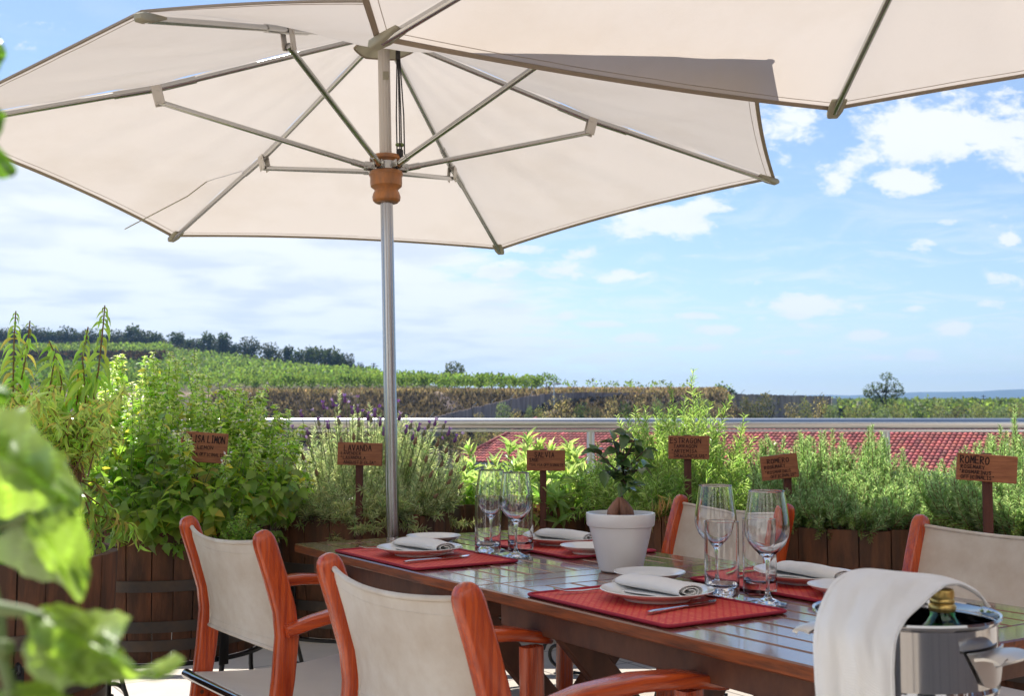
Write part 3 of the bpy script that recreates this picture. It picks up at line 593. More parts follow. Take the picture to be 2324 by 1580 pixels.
# ================================================================== UMBRELLAS
def umbrella(c,Rr,th,tx,ty,adj,label,base_z=0.,lifts={}):
    n=Vector((tx,ty,1)).normalized(); u=Vector((1,0,-n.x/n.z)).normalized(); v=n.cross(u); c=Vector(c)
    foot=c-n*((c.z-base_z)/n.z)
    k_=Rr/1.519; e=empty('parasol',foot,0,label=label,cat='parasol',group='cream hexagonal parasols over the terrace'); O=-foot
    cor=[]
    for i in range(6):
        a=th+i*PI/3; p=c+Rr*(math.cos(a)*u+math.sin(a)*v)+Vector(adj.get(i,(0,0,0))); cor.append(p)
    hub0=c+n*.452*k_; hub=c+n*(.500 if k_==1 else .452*k_)
    brk=[hub0+(q-hub0)*.507 for q in cor]
    if 3 in lifts: brk[3]=brk[3]+n*.022; brk[4]=brk[4]+n*.010
    # canopy
    mb=MB(); top=hub+n*.018; hem=MB()
    for i in range(6):
        a=cor[i]+n*.012; b=cor[(i+1)%6]+n*.012; ph=rng.random()*6; ba=brk[i]+n*.012; bb=brk[(i+1)%6]+n*.012; lift=lifts.get(i,.008)
        def surf(s,r,i_=i,a=a,b=b,ph=ph,ba=ba,bb=bb,lift=lift):
            pull=1-(.016 if 3 in lifts else .002)*4*s*(1-s)*(r**1.5); r_=r*pull
            q=top.lerp(ba.lerp(bb,s),r_/.507) if r_<.507 else ba.lerp(bb,s).lerp(a.lerp(b,s),(r_-.507)/.493)
            bump=-(.060 if i_==3 and 3 in lifts else .010)*4*s*(1-s)*math.sin(r*PI)+lift*4*s*(1-s)*max(0,(r-.5)*2)**1.3 + (.0042*math.sin(s*27+ph+r*9)*r+.003*math.sin(s*49+r*6+ph)*r*r)*max(0,math.sin(s*PI))**.5*(1-r**6) + .003*math.sin(r*19+s*7+ph)*math.sin(s*PI)*(1-r**6)+.006*math.exp(-(min(s,1-s)/.07)**2)*math.sin(r*33+ph)*math.sin(r*PI)*.5
            return q+n*bump
        mb.grid(lambda x,y:surf(y,x),18,26)
        m_=26; path=[surf(k/m_,1.) for k in range(m_+1)]
        inn=[surf(k/m_,.990) for k in range(m_+1)]
        vs=[];fs=[]
        for p,q in zip(path,inn): vs+=[p+n*.003,q+n*.002,q-n*.002,p-n*.003]
        for k in range(m_): 
            for j in range(4): fs.append((k*4+j,k*4+(j+1)%4,(k+1)*4+(j+1)%4,(k+1)*4+j))
        hem.add(vs,fs)
        for rr_ in (.976,): hem.tube([surf(k/m_,rr_)-n*.0006 for k in range(m_+1)],.0009,5)
    import bmesh as _b
    me=mb.xf(Matrix.Translation(O)).mesh('canopy',M['canopy']); bm=_b.new(); bm.from_mesh(me); _b.ops.remove_doubles(bm,verts=bm.verts,dist=.0006); bm.to_mesh(me); bm.free(); smoothby(me,12); link('canopy',me,e)
    hem.xf(Matrix.Translation(O)).build('hem',M['hem'],e,40)
    # patch under hub
    mb=MB(); vs=[hub-n*.012]; m_=48
    for k in range(m_):
        a=th+2*PI*k/m_; rr=.105*(1-.06*abs(math.sin(3*(a-th)))); vs.append(hub-n*(.020+.50*rr/Rr)+rr*(math.cos(a)*u+math.sin(a)*v))
    mb.add(vs,[(0,k+1,(k+1)%m_+1) for k in range(m_)]); mb.xf(Matrix.Translation(O)).build('hub_patch',M['patch'],e,None)
    mb=MB(); mb.tube(vs[1:]+[vs[1]],.0035,6); mb.xf(Matrix.Translation(O)).build('patch_binding',M['hem'],e,60)
    Tm=Matrix.Translation(c+O)@Matrix((u,v,n)).transposed().to_4x4()
    def loc(mb): return mb.xf(Tm)
    L0=-((c.z-base_z)/n.z)
    mb=MB(); prof=[]; # fluted lower pole
    vs=[];fs=[]; kk=48
    for z in (L0+.06,-.10):
        for k in range(kk): a=2*PI*k/kk; r=.0222-(.0014 if k%6==0 else 0); vs.append(Vector((r*math.cos(a),r*math.sin(a),z)))
    fs=[(k,(k+1)%kk,kk+(k+1)%kk,kk+k) for k in range(kk)]; mb.add(vs,fs); loc(mb).build('lower_pole',M['alu_pole'],e,20)
    mb=MB(); vs=[];
    for z in (.03,.48):
        for k in range(kk): a=2*PI*k/kk; r=.0215-(.0012 if k%4==0 else 0); vs.append(Vector((r*math.cos(a),r*math.sin(a),z)))
    mb.add(vs,fs); loc(mb).build('upper_pole',M['upole'],e,20)
    mb=MB(); mb.lathe([(.0,.508*k_),(.05,.508*k_),(.053,.50*k_),(.053,.482*k_),(.03,.474*k_),(.0215,.47*k_)],24); loc(mb).build('hub',M['offwhite'],e,40)
    mb=MB(); mb.lathe([(.0225,.058),(.050,.058),(.056,.052),(.057,.043),(.050,.036),(.048,.030),(.048,.004),(.058,-.001),(.060,-.012),(.056,-.020),(.0565,-.040),(.055,-.052),(.043,-.062),(.041,-.067),(.046,-.076),(.050,-.090),(.048,-.102),(.040,-.110),(.0225,-.112)],40)
    sl=loc(mb).build('runner_collar',M['collar'],e,35)
    mb=MB(); mb.lathe([(.0495,.033),(.052,.031),(.052,.003),(.0495,.001)],40); loc(mb).build('steel_ring',M['alu'],e,40)
    # base
    mb=MB(); mb.lathe([(0,L0+.0),(.27,L0+.0),(.275,L0+.02),(.27,L0+.06),(.04,L0+.075),(.035,L0+.24),(.0,L0+.24)],36); loc(mb).build('base_plate',M['hoop'],e,30)
    for i in range(6):
        a=cor[i]; d=(a-hub0); L=d.length; dn=d.normalized(); radial=(a-c).normalized(); side=dn.cross(n).normalized()
        off=-n*.006
        mb=MB(); bk_=brk[i]+off; mb.tube([hub+radial*.045-n*.012,hub.lerp(bk_,.85),bk_,bk_.lerp(a,.2),a-dn*.02+off],.0098,12); mb.tube([hub.lerp(bk_,.84),bk_,bk_.lerp(a,.19)],.0128,12)
        rb=mb.xf(Matrix.Translation(O)).build('rib',M['alu'],e,60)
        pb=brk[i]+off
        mb=MB()
        for sg in (-1,1):
            q=pb+side*(.014*sg); m3=Matrix((dn,side,dn.cross(side))).transposed().to_4x4()
            mb.box(q-n*.026,(.034,.004,.066),m3,.006); mb.tube([q-n*.046-side*.004,q-n*.046+side*.004],.007,10); mb.tube([q-n*.006-side*.004,q-n*.006+side*.004],.006,10)
        mb.xf(Matrix.Translation(O)).build('bracket',M['offwhite'],e,40)
        s0=c+n*.016+radial*.072; s1=pb-n*.046
        mb=MB(); mb.tube([s0,s1],.0098,12); dd=(s1-s0).normalized(); mb.tube([s0-dd*.004,s0+dd*.05],.0122,12)
        mb.xf(Matrix.Translation(O)).build('strut',M['alu'],e,60)
        mb=MB(); 
        for sg in(-1,1):
            m3=Matrix((radial,side,radial.cross(side))).transposed().to_4x4(); mb.box(c+n*.016+radial*.063+side*(.014*sg),(.030,.004,.026),m3,.003); mb.tube([c+n*.016+radial*.072+side*(.012*sg),c+n*.016+radial*.072+side*(.020*sg)],.006,8)
        mb.xf(Matrix.Translation(O)).build('hinge_lug',M['alu'],e,40)
        mb=MB(); mb.sweep([a-dn*.075-n*.002,a-dn*.03-n*.004,a+dn*.004-n*.002,a+dn*.014],[.044,.042,.032,.016],[.008,.020,.021,.010],side,n=16); mb.xf(Matrix.Translation(O)).build('corner_pocket',M['patch'],e,50)
    # cords and pulley
    mb=MB(); 
    tcam=Vector((-c.x,-c.y,0)).normalized(); sx=Vector((-tcam.y,tcam.x,0))*-1
    if sx.x<0: sx=-sx
    b0=c+sx*.050+tcam*.02
    for dx,dy,z1 in ((-.010,0,.42),(.0,.012,.42),(.006,-.006,.42),(.016,.004,.42)):
        pts=[b0+sx*(dx*.35)+n*z1, b0+sx*dx+tcam*dy+n*.2,b0+sx*dx+tcam*dy+n*.06]; mb.tube(pts,.0024,6)
    mb.box(b0+n*.425,(.016,.02,.045),None,.004); mb.box(b0+n*.062,(.022,.02,.035),None,.004)
    mb.xf(Matrix.Translation(O)).build('pulley_cord',M['dark'],e,50)
    mb=MB(); mb.box(b0+n*.095,(.03,.016,.012),None,.004); mb.xf(Matrix.Translation(O)).build('cord_tie',M['gstem'],e,None)
    mb=MB(); mb.box(c-Vector(tcam)*0+tcam*.0222+sx*.006+n*.345,(.022,.0015,.03)); mb.xf(Matrix.Translation(O)).build('pole_sticker',M['patch'],e,None)
    return e,cor,hub,n,O
U1,cor1,hub1,n1,O1=umbrella((-.445,4.0,1.994),1.519,1.311,-.029,.036,{0:(0,0,-.028),2:(0,0,.083),3:(0,0,-.004),4:(.01,0,.030),5:(0,0,.022)},'open cream parasol at left seen whole with its silver pole behind the table',lifts={3:.062})
# loose strap on the canopy near the left rear corner
mb=MB(); a=cor1[1]; hb=hub1
p0=hb.lerp(a,.62)+n1*.03
q1=P(425,463,4.62); q2=P(283,520,4.66)
q1=Vector((q1.x,q1.y,q1.z+.012)); mb.tube([p0+n1*.0,p0.lerp(q1,.5)+n1*.03,q1+n1*.02,q2],.0022,6); mb.xf(Matrix.Translation(O1)).build('loose_strap',M['patch'],U1,60)
U2,cor2,hub2,n2,O2=umbrella((.911,1.802,1.992),1.405,1.571,-.026,.002,{},'nearer cream parasol at top right with only its canopy corner and ribs in view',lifts={0:-.016})

# ================================================================== TABLES
def table(s0,label):
    base=T(s0+.533,.395,0); e=empty('folding_table',base,UANG,label=label,cat='table',group='two dark slatted tables pushed together')
    Lx=1.063; W=.79; th=.026; X=Lx/2; Y=W/2; zt=TZ-th/2
    mb=MB()
    def bd(x0,x1,y0,y1,dz=0): mb.box(((x0+x1)/2,(y0+y1)/2,zt+dz),(x1-x0,y1-y0,th),None,.003)
    ew=.082
    bd(-X,X,-Y,-Y+.072); bd(-X,X,Y-.072,Y)
    bd(-X,-X+ew,-Y+.0735,Y-.0735); bd(X-ew,X,-Y+.0735,Y-.0735)
    nP=9; w=(W-.144-.003)/nP
    for i in range(nP): y=-Y+.0735+i*w; bd(-X+ew+.0015,X-ew-.0015,y+.004,y+w-.004,rng.normal(0,.0004))
    me=mb.mesh('tabletop',[M['table'],M['tedge']],None); 
    mi=[0 if (p.normal.z>.5) else 1 for p in me.polygons]; me.polygons.foreach_set('material_index',mi)
    link('tabletop',me,e)
    mb=MB(); mb.box((0,-Y+.055,.684),(Lx-.10,.024,.058),None,.002); mb.box((0,Y-.055,.684),(Lx-.10,.024,.058),None,.002); mb.box((-X+.062,0,.684),(.024,W-.14,.058),None,.002); mb.box((X-.062,0,.684),(.024,W-.14,.058),None,.002)
    mb.box((0,0,.700),(Lx-.15,.05,.024),None,.002)
    mb.build('apron',M['tleg'],e,None)
    for fx in (-X+.23,X-.18):
        for sg in (-1,1):
            a=Vector((fx+sg*.016,-sg*(Y-.07),.69)); b=Vector((fx+sg*.016,sg*(Y-.10),0.0)); d=(b-a).normalized()
            mb=MB(); y=d; x=Vector((1,0,0)); z=x.cross(y); m3=Matrix((x,y,z)).transposed().to_4x4(); mb.box((a+b)/2,(.028,(b-a).length,.066),m3,.003); mb.build('leg',M['tleg'],e,None)
        mb=MB(); mb.tube([(fx-.035,0,.345),(fx+.035,0,.345)],.008,10); mb.build('pivot_bolt',M['alu'],e,60)
    mb=MB(); mb.box((.02,0,.20),(Lx-.45,.05,.024),None,.002); mb.build('stretcher',M['tleg'],e,None)
    return e
table(0,'dark slatted wooden table at the far left end, set with two places')
table(1.067,'dark slatted wooden table nearest the steel wine bucket, set with two places')

# ================================================================== CHAIRS
def chair():
    e=empty('armchair'); 
    pz=[(0,-.075),(.2,-.052),(.40,-.024),(.52,-.008),(.62,.0),(.68,-.008),(.76,-.032),(.83,-.056)]
    def py(z): return float(np.interp(z,[a for a,b in pz],[b for a,b in pz]))
    for sx in (-1,1):
        pts=[Vector((sx*.24,y,z)) for z,y in pz]; W=[.030]*3+[.034]*5; H=[.040,.043,.048,.052,.054,.052,.052,.051]
        # rounded head
        for k,(dz,f) in enumerate(((.846,.93),(.857,.76),(.8635,.5),(.866,.2))): pts.append(Vector((sx*.24,py(.83)-.35*(dz-.83),dz))); W.append(.034*f**.7); H.append(.051*f)
        mb=MB(); mb.sweep(pts,W,H,(1,0,0),n=20); 
        po=mb.build('back_post',M['chair'],e,50)
        mb=MB(); mb.tube([(sx*.222,py(.838)-.006,.836),(sx*.2225,py(.838)-.006,.836)],.0035,8)
        for zz in (.638,.405): mb.tube([(sx*.224,py(zz),zz),(sx*.2575,py(zz),zz)],.0055,10)
        mb.build('dowel_plug',M['tleg'],po,40)
        mb=MB(); mb.sweep([(sx*.24,.43,.0),(sx*.24,.425,.3),(sx*.24,.42,.636)],.034,.050,(1,0,0),n=20); mb.build('front_leg',M['chair'],e,50)
        mb=MB(); ap=[(-.012,.632,.030,.028),(.05,.648,.036,.030),(.15,.666,.048,.030),(.27,.672,.058,.029),(.38,.664,.062,.028),(.455,.650,.058,.027),(.478,.645,.048,.024),(.488,.643,.028,.016)]
        mb.sweep([(sx*(.262),y,z) for y,z,w,h in ap],[w for *_,w,h in ap],[h for *_,h in ap],(1,0,0),n=20); mb.build('armrest',M['chair_arm'],e,50)
        mb=MB(); mb.sweep([(sx*.24,-.03,.395),(sx*.24,.42,.405)],.020,.036,(1,0,0),n=12); mb.build('side_rail',M['chair_arm'],e,50)
        mb=MB(); mb.sweep([(sx*.24,-.055,.17),(sx*.24,.425,.17)],.020,.030,(1,0,0),n=12); mb.build('stretcher',M['chair'],e,50)
    for y,z in ((-.045,.445),(.425,.45)):
        mb=MB(); mb.tube([(-.285,y,z),(.285,y,z)],.0125,16); mb.build('seat_tube',M['steel'],e,60)
    # slings
    def back(s,t):
        z=.843-(.843-.575)*t; x=(-1+2*s)*.226; k=4*s*(1-s); z-= .014*k*(1-t)**2; z+= .012*k*t**3
        return Vector((x,py(z)-.002-.040*k*(.75+.25*math.sin(t*PI)),z))
    def solid(fn,nu,nv,th,mb):
        g=[[fn(i/nu,j/nv) for j in range(nv+1)] for i in range(nu+1)]; vs=[];fs=[]
        def nrm(i,j):
            a=g[min(i+1,nu)][j]-g[max(i-1,0)][j]; b=g[i][min(j+1,nv)]-g[i][max(j-1,0)]; return a.cross(b).normalized()
        for sgn in (1,-1):
            for i in range(nu+1):
                for j in range(nv+1): vs.append(g[i][j]+nrm(i,j)*(th/2*sgn))
        N=(nu+1)*(nv+1); id_=lambda i,j,s:s*N+i*(nv+1)+j
        for i in range(nu):
            for j in range(nv):
                for s in(0,1): q=(id_(i,j,s),id_(i+1,j,s),id_(i+1,j+1,s),id_(i,j+1,s)); fs.append(q if s==0 else q[::-1])
        for i in range(nu): fs.append((id_(i,0,0),id_(i,0,1),id_(i+1,0,1),id_(i+1,0,0))); fs.append((id_(i,nv,0),id_(i+1,nv,0),id_(i+1,nv,1),id_(i,nv,1)))
        for j in range(nv): fs.append((id_(0,j,0),id_(0,j+1,0),id_(0,j+1,1),id_(0,j,1))); fs.append((id_(nu,j,0),id_(nu,j,1),id_(nu,j+1,1),id_(nu,j+1,0)))
        mb.add(vs,fs)
    global solid_; solid_=solid
    mb=MB(); solid(back,24,14,.003,mb)
    bs=mb.build('back_sling',M['sling'],e,50)
    mb=MB()
    for t in (.0,1.): mb.tube([back(k/20,t)+Vector((0,0,-.004 if t==0 else .004)) for k in range(21)],.0055,8,flat=1)
    # hem ridges just inside the edges
    for s in (.04,.96): mb.tube([back(s,k/10)+Vector((0,-.0018,0)) for k in range(11)],.0022,6)
    for t in (.12,.9): mb.tube([back(k/20,t)+Vector((0,-.0015,0)) for k in range(21)],.0012,6)
    mb.build('sling_hem',M['sling'],bs,60)
    def seat(s,t):
        x=(-1+2*s)*(.222); y=-.045+.47*t; k=4*s*(1-s); z=.459-.030*math.sin(t*PI)*(.6+.4*k)+.004*t
        return Vector((x,y,z))
    mb=MB(); solid(seat,16,20,.003,mb); ss=mb.build('seat_sling',M['seat'],e,50)
    return e
ch=chair()
CH=[((-.666,2.90),-54,'cream sling armchair at far left beside the foreground leaves, seen from behind'),((-.161,2.056),-54.5,'cream sling armchair nearest the camera, its back filling the bottom centre'),((.651,3.664),123,'cream sling armchair across the table behind the right pair of wine glasses'),((1.180,2.862),124,'cream sling armchair at the right edge beyond the steel bucket')]
for i,((x,y),rz,lb) in enumerate(CH):
    o=ch if i==0 else copy_tree(ch); o.location=(x,y,0); o.rotation_euler=(0,0,R(rz)); tag(o,lb,'chair','orange wooden armchairs around the table')

# ================================================================== TABLE TOP
Z0=TZ+.0015
def placemat(s0,s1,t0,t1,label):
    c=T((s0+s1)/2,(t0+t1)/2,Z0); e=empty('placemat',c,UANG,label=label,cat='placemat',group='red woven placemats')
    a=(s1-s0)/2; b=(t1-t0)/2
    mb=MB(); mb.box((0,0,.0016),(2*a-.006,2*b-.006,.003)); mb.build('woven_panel',M['mat'],e,None)
    mb=MB(); r=.0032; pts=[(-a,-b+.012),(-a,b-.012),(-a+.004,b-.004),(-a+.012,b),(a-.012,b),(a-.004,b-.004),(a,b-.012),(a,-b+.012),(a-.004,-b+.004),(a-.012,-b),(-a+.012,-b),(-a+.004,-b+.004),(-a,-b+.012)]
    mb.tube([(x,y,.0034) for x,y in pts],[.0036]*len(pts),8,flat=1.); mb.build('binding',M['mat_edge'],e,60)
placemat(.279,.772,.008,.320,'red woven placemat at the far left end of the table, on the near side')
placemat(1.264,1.728,.016,.327,'red woven placemat front and centre on the near edge of the table')
placemat(.33,.79,.475,.785,'red woven placemat partly behind the white bonsai pot')
placemat(1.272,1.712,.475,.785,'red woven placemat on the far side behind the tumblers, left of the towel')
ZM=Z0+.0045
def platemesh(r,nm):
    k=r/.12; mb=MB(); mb.lathe([(0,.004),(.060*k,.004),(.064*k,0),(.070*k,0),(.073*k,.005),(.100*k,.013),(.118*k,.0205),(.120*k,.0225),(.1185*k,.0235),(.098*k,.0165),(.082*k,.0125),(.076*k,.0085),(.070*k,.0075),(0,.0075)],64); return mb.mesh(nm,M['porc'],35)
pm=platemesh(.12,'dinner_plate'); sm=platemesh(.085,'side_plate')
W4=['on the far left near placemat','on the front centre placemat','on the placemat half hidden by the bonsai pot','on the far placemat behind the tumblers']
for (s,t),w in zip(((.505,.165),(1.475,.205),(.505,.655),(1.465,.660)),W4):
    o=link('dinner_plate',pm); o.location=T(s,t,ZM); tag(o,'white dinner plate under a folded napkin '+w,'plate','white dinner plates')
for (s,t),w in zip(((.225,.365),(1.235,.385),(.735,.585),(1.655,.585)),('behind the far left dinner plate, mostly hidden by its napkin','right in front of the white bonsai pot, half in shade','just left of the white bonsai pot','partly hidden by the towel, beyond the bucket rim')):
    o=link('side_plate',sm); o.location=T(s,t,Z0+(.004 if t>.5 else 0)); tag(o,'empty white side plate '+w,'side plate','white side plates')
def napkin(loc,rz,seed,label):
    r_=random.Random(seed); L=.215; nl=22; turns=2.6; ns=76; vs=[];fs=[]
    def sec(x):
        f=x/L  # 0 = spiral end, 1 = folded end
        A=.037*(1+.18*f); B=.0150*(1+.25*math.sin(min(1,f*1.25)*PI)*(.8)); dy=.010*math.sin(f*3+seed); tw=.0
        if f>.86: g=(f-.86)/.14; A*=math.sqrt(max(.04,1-g*g*.9)); B*=math.sqrt(max(.05,1-g*g*.93))
        return A,B,dy
    ring=[]
    for j in range(ns+1):
        k=j/ns; a=-PI*.5+turns*2*PI*k; sc_=1-.80*k; ring.append((math.cos(a)*sc_+.12*k,math.sin(a)*sc_))
    th=.0016
    P0=[]
    for j in range(ns+1):
        x,y=ring[j]; x2,y2=ring[min(j+1,ns)]; x1,y1=ring[max(j-1,0)]; dx,dy=x2-x1,y2-y1; l=math.hypot(dx*.037,dy*.015) or 1; P0.append((x,y,dy*.015/l,-dx*.037/l))
    for i in range(nl+1):
        x=L*i/nl; A,B,dy=sec(x); wob=.0012*math.sin(i*1.3+seed)
        for side in (1,-1):
            for (cx,cy,nx,ny) in P0:
                vs.append(Vector((L/2-x,cx*A+dy+nx*th*side*.5+wob*cy,B+cy*B+ny*th*side*.5+.0015+max(0,x/L-.3)*.004)))
    N=ns+1; id_=lambda i,s,j:(i*2+s)*N+j
    for i in range(nl):
        for j in range(ns):
            fs.append((id_(i,0,j),id_(i+1,0,j),id_(i+1,0,j+1),id_(i,0,j+1))); fs.append((id_(i,1,j),id_(i,1,j+1),id_(i+1,1,j+1),id_(i+1,1,j)))
    for j in range(ns): fs.append((id_(0,0,j),id_(0,0,j+1),id_(0,1,j+1),id_(0,1,j))); fs.append((id_(nl,0,j),id_(nl,1,j),id_(nl,1,j+1),id_(nl,0,j+1)))
    mb=MB(); mb.add(vs,fs)
    # closing flap at the folded end and the loose under layer
    A,B,dy=sec(L*.95); cap=[Vector((-L/2+.004,dy,B+.003))]; m_=24
    for k in range(m_): a=2*PI*k/m_; cap.append(Vector((-L/2+.010,dy+math.cos(a)*A*.97,B+.003+math.sin(a)*B*.97)))
    mb.add(cap,[(0,1+(k+1)%m_,1+k) for k in range(m_)])
    def under(s,t): 
        x=-L*.52+L*1.0*s; y=-.040+.076*t; z=.0012+.0018*math.sin(s*7+seed)*(1-t)+.0035*(1-t)*math.sin(s*PI)
        return Vector((x,y-.006*math.sin(s*5),z))
    solid_(under,16,6,.0022,mb)
    o=mb.build('napkin',M['napkin'],None,50); o.location=loc; o.rotation_euler=(0,0,rz); tag(o,label,'napkin','folded white cloth napkins')
NZ=ZM+.0085
napkin(T(.495,.175,NZ),UANG+R(3),1,'rolled white cloth napkin on the far left near plate')
napkin(T(1.455,.215,NZ),UANG+R(-4),2,'rolled white cloth napkin with its spiral end showing on the front centre plate')
napkin(T(.50,.665,NZ),UANG+R(8),3,'lumpy folded white napkin on the plate behind the bonsai pot')
napkin(T(1.475,.665,NZ),UANG+R(-2),4,'flat folded white napkin on the far plate beside the hanging towel')
def knifemesh():
    mb=MB(); mb.sweep([(0,-.115,.004),(0,-.10,.0045),(0,-.06,.0045),(0,-.01,.004),(0,.005,.0035)],[.010,.0135,.012,.009,.011],[.004,.006,.006,.005,.003],(1,0,0),n=14)
    vs=[];n=12
    for i in range(n+1):
        t=i/n; y=.002+.108*t; w=.0105+.004*math.sin(t*PI*.8) if t<.8 else .014*(1-(t-.8)/.2*.85)
        for zz in (.0026,.0044): vs.append((-.0055,y,zz)); vs.append((-.0055+w*1.25,y,(zz if zz<.004 else .0036)))
    fs=[]
    for i in range(n): a=i*4; fs+=[(a,a+4,a+5,a+1),(a+2,a+3,a+7,a+6),(a,a+2,a+6,a+4),(a+1,a+5,a+7,a+3)]
    fs+=[(0,1,3,2),(n*4,n*4+2,n*4+3,n*4+1)]; mb.add(vs,fs); return mb.mesh('table_knife',M['cutlery'],40)
def forkmesh():
    mb=MB(); mb.sweep([(0,-.105,.012),(0,-.095,.009),(0,-.08,.0055),(0,-.04,.004),(0,.02,.0075),(0,.045,.007)],[.011,.013,.012,.008,.006,.010],[.003]*6,(1,0,0),n=12)
    mb.sweep([(0,.045,.007),(0,.058,.0045),(0,.068,.004)],[.012,.023,.024],[.003,.0028,.0025],(1,0,0),n=12)
    for k in range(4): x=-.0098+.0065*k; mb.sweep([(x,.066,.004),(x,.09,.006),(x,.106,.011)],[.0038,.0035,.002],.0022,(1,0,0),n=8)
    return mb.mesh('table_fork',M['cutlery'],50)
km=knifemesh(); fm=forkmesh()
def cut(nm,me,s,t,da,lb,cat,flip=0,z=ZM):
    o=link(nm,me); o.location=T(s,t,z); o.rotation_euler=(0,0,UANG+R(da+flip)); tag(o,lb,cat,'steel cutlery')
cut('table_knife',km,1.590,.180,11,'steel table knife on the front centre placemat, right of the plate','knife')
cut('table_knife',km,.640,.150,9,'steel table knife on the far left near placemat, right of the plate','knife')
cut('table_fork',fm,1.325,.165,-12,'steel fork tucked under the left rim of the front centre plate','fork')
cut('table_fork',fm,.345,.165,-10,'steel fork at the left of the far left near plate','fork')
cut('table_fork',fm,.655,.66,186,'steel fork beside the plate behind the bonsai pot','fork')
cut('table_knife',km,1.33,.64,184,'steel table knife on the far placemat left of its plate, seen through a tumbler','knife')
def tumblermesh():
    mb=MB(); R_=.0368; h=.163; mb.lathe([(.0005,0),(.030,.0),(.0355,.0025),(R_,.008),(R_,.011),(R_,.06),(R_,.12),(R_,h-.003),(R_,h-.0008),(R_-.0009,h),(R_-.0018,h-.0008),(R_-.0018,h-.003),(R_-.0018,.10),(R_-.0018,.045),(R_-.003,.030),(.026,.0235),(.012,.0215),(.0005,.0212)],64,closed=True); return mb.mesh('tumbler',M['glass'],32)
def winemesh():
    mb=MB(); o=[(.0005,0),(.030,.0),(.0385,.0008),(.0395,.0016),(.0385,.0026),(.024,.0055),(.010,.012),(.0052,.020),(.0036,.035),(.0034,.06),(.0038,.078),(.0060,.090),(.012,.0965),(.026,.110),(.038,.124),(.0450,.140),(.0468,.152),(.0462,.166),(.0435,.188),(.0395,.214),(.0372,.230),(.0368,.2325),(.0364,.2335)]
    i=[(.0355,.2335),(.0352,.2325),(.0356,.230),(.0380,.214),(.0421,.188),(.0448,.166),(.0454,.152),(.0436,.1405),(.0366,.126),(.0245,.1125),(.011,.1015),(.004,.0985),(.0005,.098)]
    mb.lathe(o+i,64,closed=True); return mb.mesh('wine_glass',M['glass'],32)
tm=tumblermesh(); wm=winemesh()
for px,py,lb in ((1107,1258,'far left tall tumbler in front of a wine glass stem'),(1181.5,1252.5,'tall tumbler of the left group, behind the bowl of a wine glass'),(1639,1357.4,'tall tumbler nearest the camera, left one of the right group'),(1725,1346.6,'tall tumbler of the right group behind the nearest wine glass')):
    o=link('tumbler',tm); o.location=G(px,py,Z0); tag(o,'clear glass '+lb,'tumbler','clear glass tumblers')
for px,py,lb in ((1115,1249,'left wine glass of the left pair, foot hidden by a tumbler'),(1171,1264,'right wine glass of the left pair, its foot in front of the tumblers'),(1626,1338,'wine glass behind the nearest tumbler in front of the far chair'),(1743,1371,'nearest wine glass, standing alone at the right by the towel')):
    o=link('wine_glass',wm); o.location=G(px,py,Z0); tag(o,'clear '+lb,'wine glass','clear wine glasses')

# ---- bonsai in its pot
pc=G(1409,1296,Z0)
pt=empty('flower_pot',pc,0,label='round white glazed flower pot with a thick rim in the middle of the table',cat='flower pot')
mb=MB(); mb.lathe([(0,0),(.050,0),(.054,.003),(.0555,.008),(.0795,.112),(.0835,.113),(.0855,.116),(.0875,.142),(.0865,.1455),(.0835,.1460),(.0815,.1425),(.079,.118),(.074,.110),(.072,.10),(0,.10)],72); mb.build('pot_body',M['pot'],pt,35)
mb=MB(); mb.grid(lambda a,b:Vector((.0795*a*math.cos(b*2*PI),.0795*a*math.sin(b*2*PI),.128+.004*math.sin(a*9+b*17)+.003*math.sin(b*31))),10,36); mb.build('soil',M['soil'],pt,60)
bz=empty('bonsai_tree',pc+Vector((0,0,.125)),0,label='small ficus bonsai with swollen brown roots and dark glossy leaves in the white pot',cat='bonsai')
mb=MB()
def root(pts,rs): mb.tube([(x*.66,y*.66,z*.74) for x,y,z in pts],[q*.72 for q in rs],20)
root([(-.026,0,-.005),(-.032,-.006,.012),(-.028,-.008,.035),(-.015,-.004,.060),(-.004,0,.078)],[.015,.0215,.0205,.0135,.007])
root([(.012,-.010,-.005),(.016,-.014,.012),(.012,-.012,.034),(.004,-.006,.058),(-.001,0,.078)],[.012,.0155,.0155,.011,.007])
root([(.030,.004,-.005),(.034,0,.012),(.029,-.002,.034),(.016,0,.058),(.002,0,.076)],[.014,.0195,.019,.013,.007])
root([(0,.02,-.005),(0,.02,.02),(0,.008,.06)],[.014,.018,.009])
mb.build('swollen_root',M['caudex'],bz,70)
px2=lambda x,y,dy=0:P(x,y,pc.y+dy)-bz.location
twigs=[[(1412,1140),(1411,1118),(1412,1098),(1415,1072),(1414,1040),(1417,1010),(1419,985)],[(1411,1095),(1400,1070),(1375,1045),(1350,1022)],[(1412,1090),(1425,1062),(1445,1040),(1468,1020)],[(1413,1080),(1440,1070),(1462,1062)],[(1411,1090),(1392,1080),(1374,1068)],[(1413,1060),(1400,1030),(1392,1000)],[(1414,1050),(1430,1020),(1440,1000)],[(1412,1085),(1420,1100),(1433,1100)]]
mb=MB(); lpts=[]
for k,tw in enumerate(twigs):
    dy=[0,.02,-.03,.03,-.02,-.015,.02,-.03][k]; pts=[px2(x,y,dy*i/len(tw)) for i,(x,y) in enumerate(tw)]; mb.tube(pts,[.0032-.0022*i/len(pts) for i in range(len(pts))],7)
    for i in range(1,len(pts)):
        for q in range(3): f=q/3+rng.random()*.15; lpts.append((pts[i-1].lerp(pts[i],min(1,f)),(pts[i]-pts[i-1]).normalized()))
    lpts+= [(pts[-1],(pts[-1]-pts[-2]).normalized())]*3
    if k==0: lpts=[l for l in lpts if l[0].z>.085]
mb.build('branch',M['bark'],bz,60)
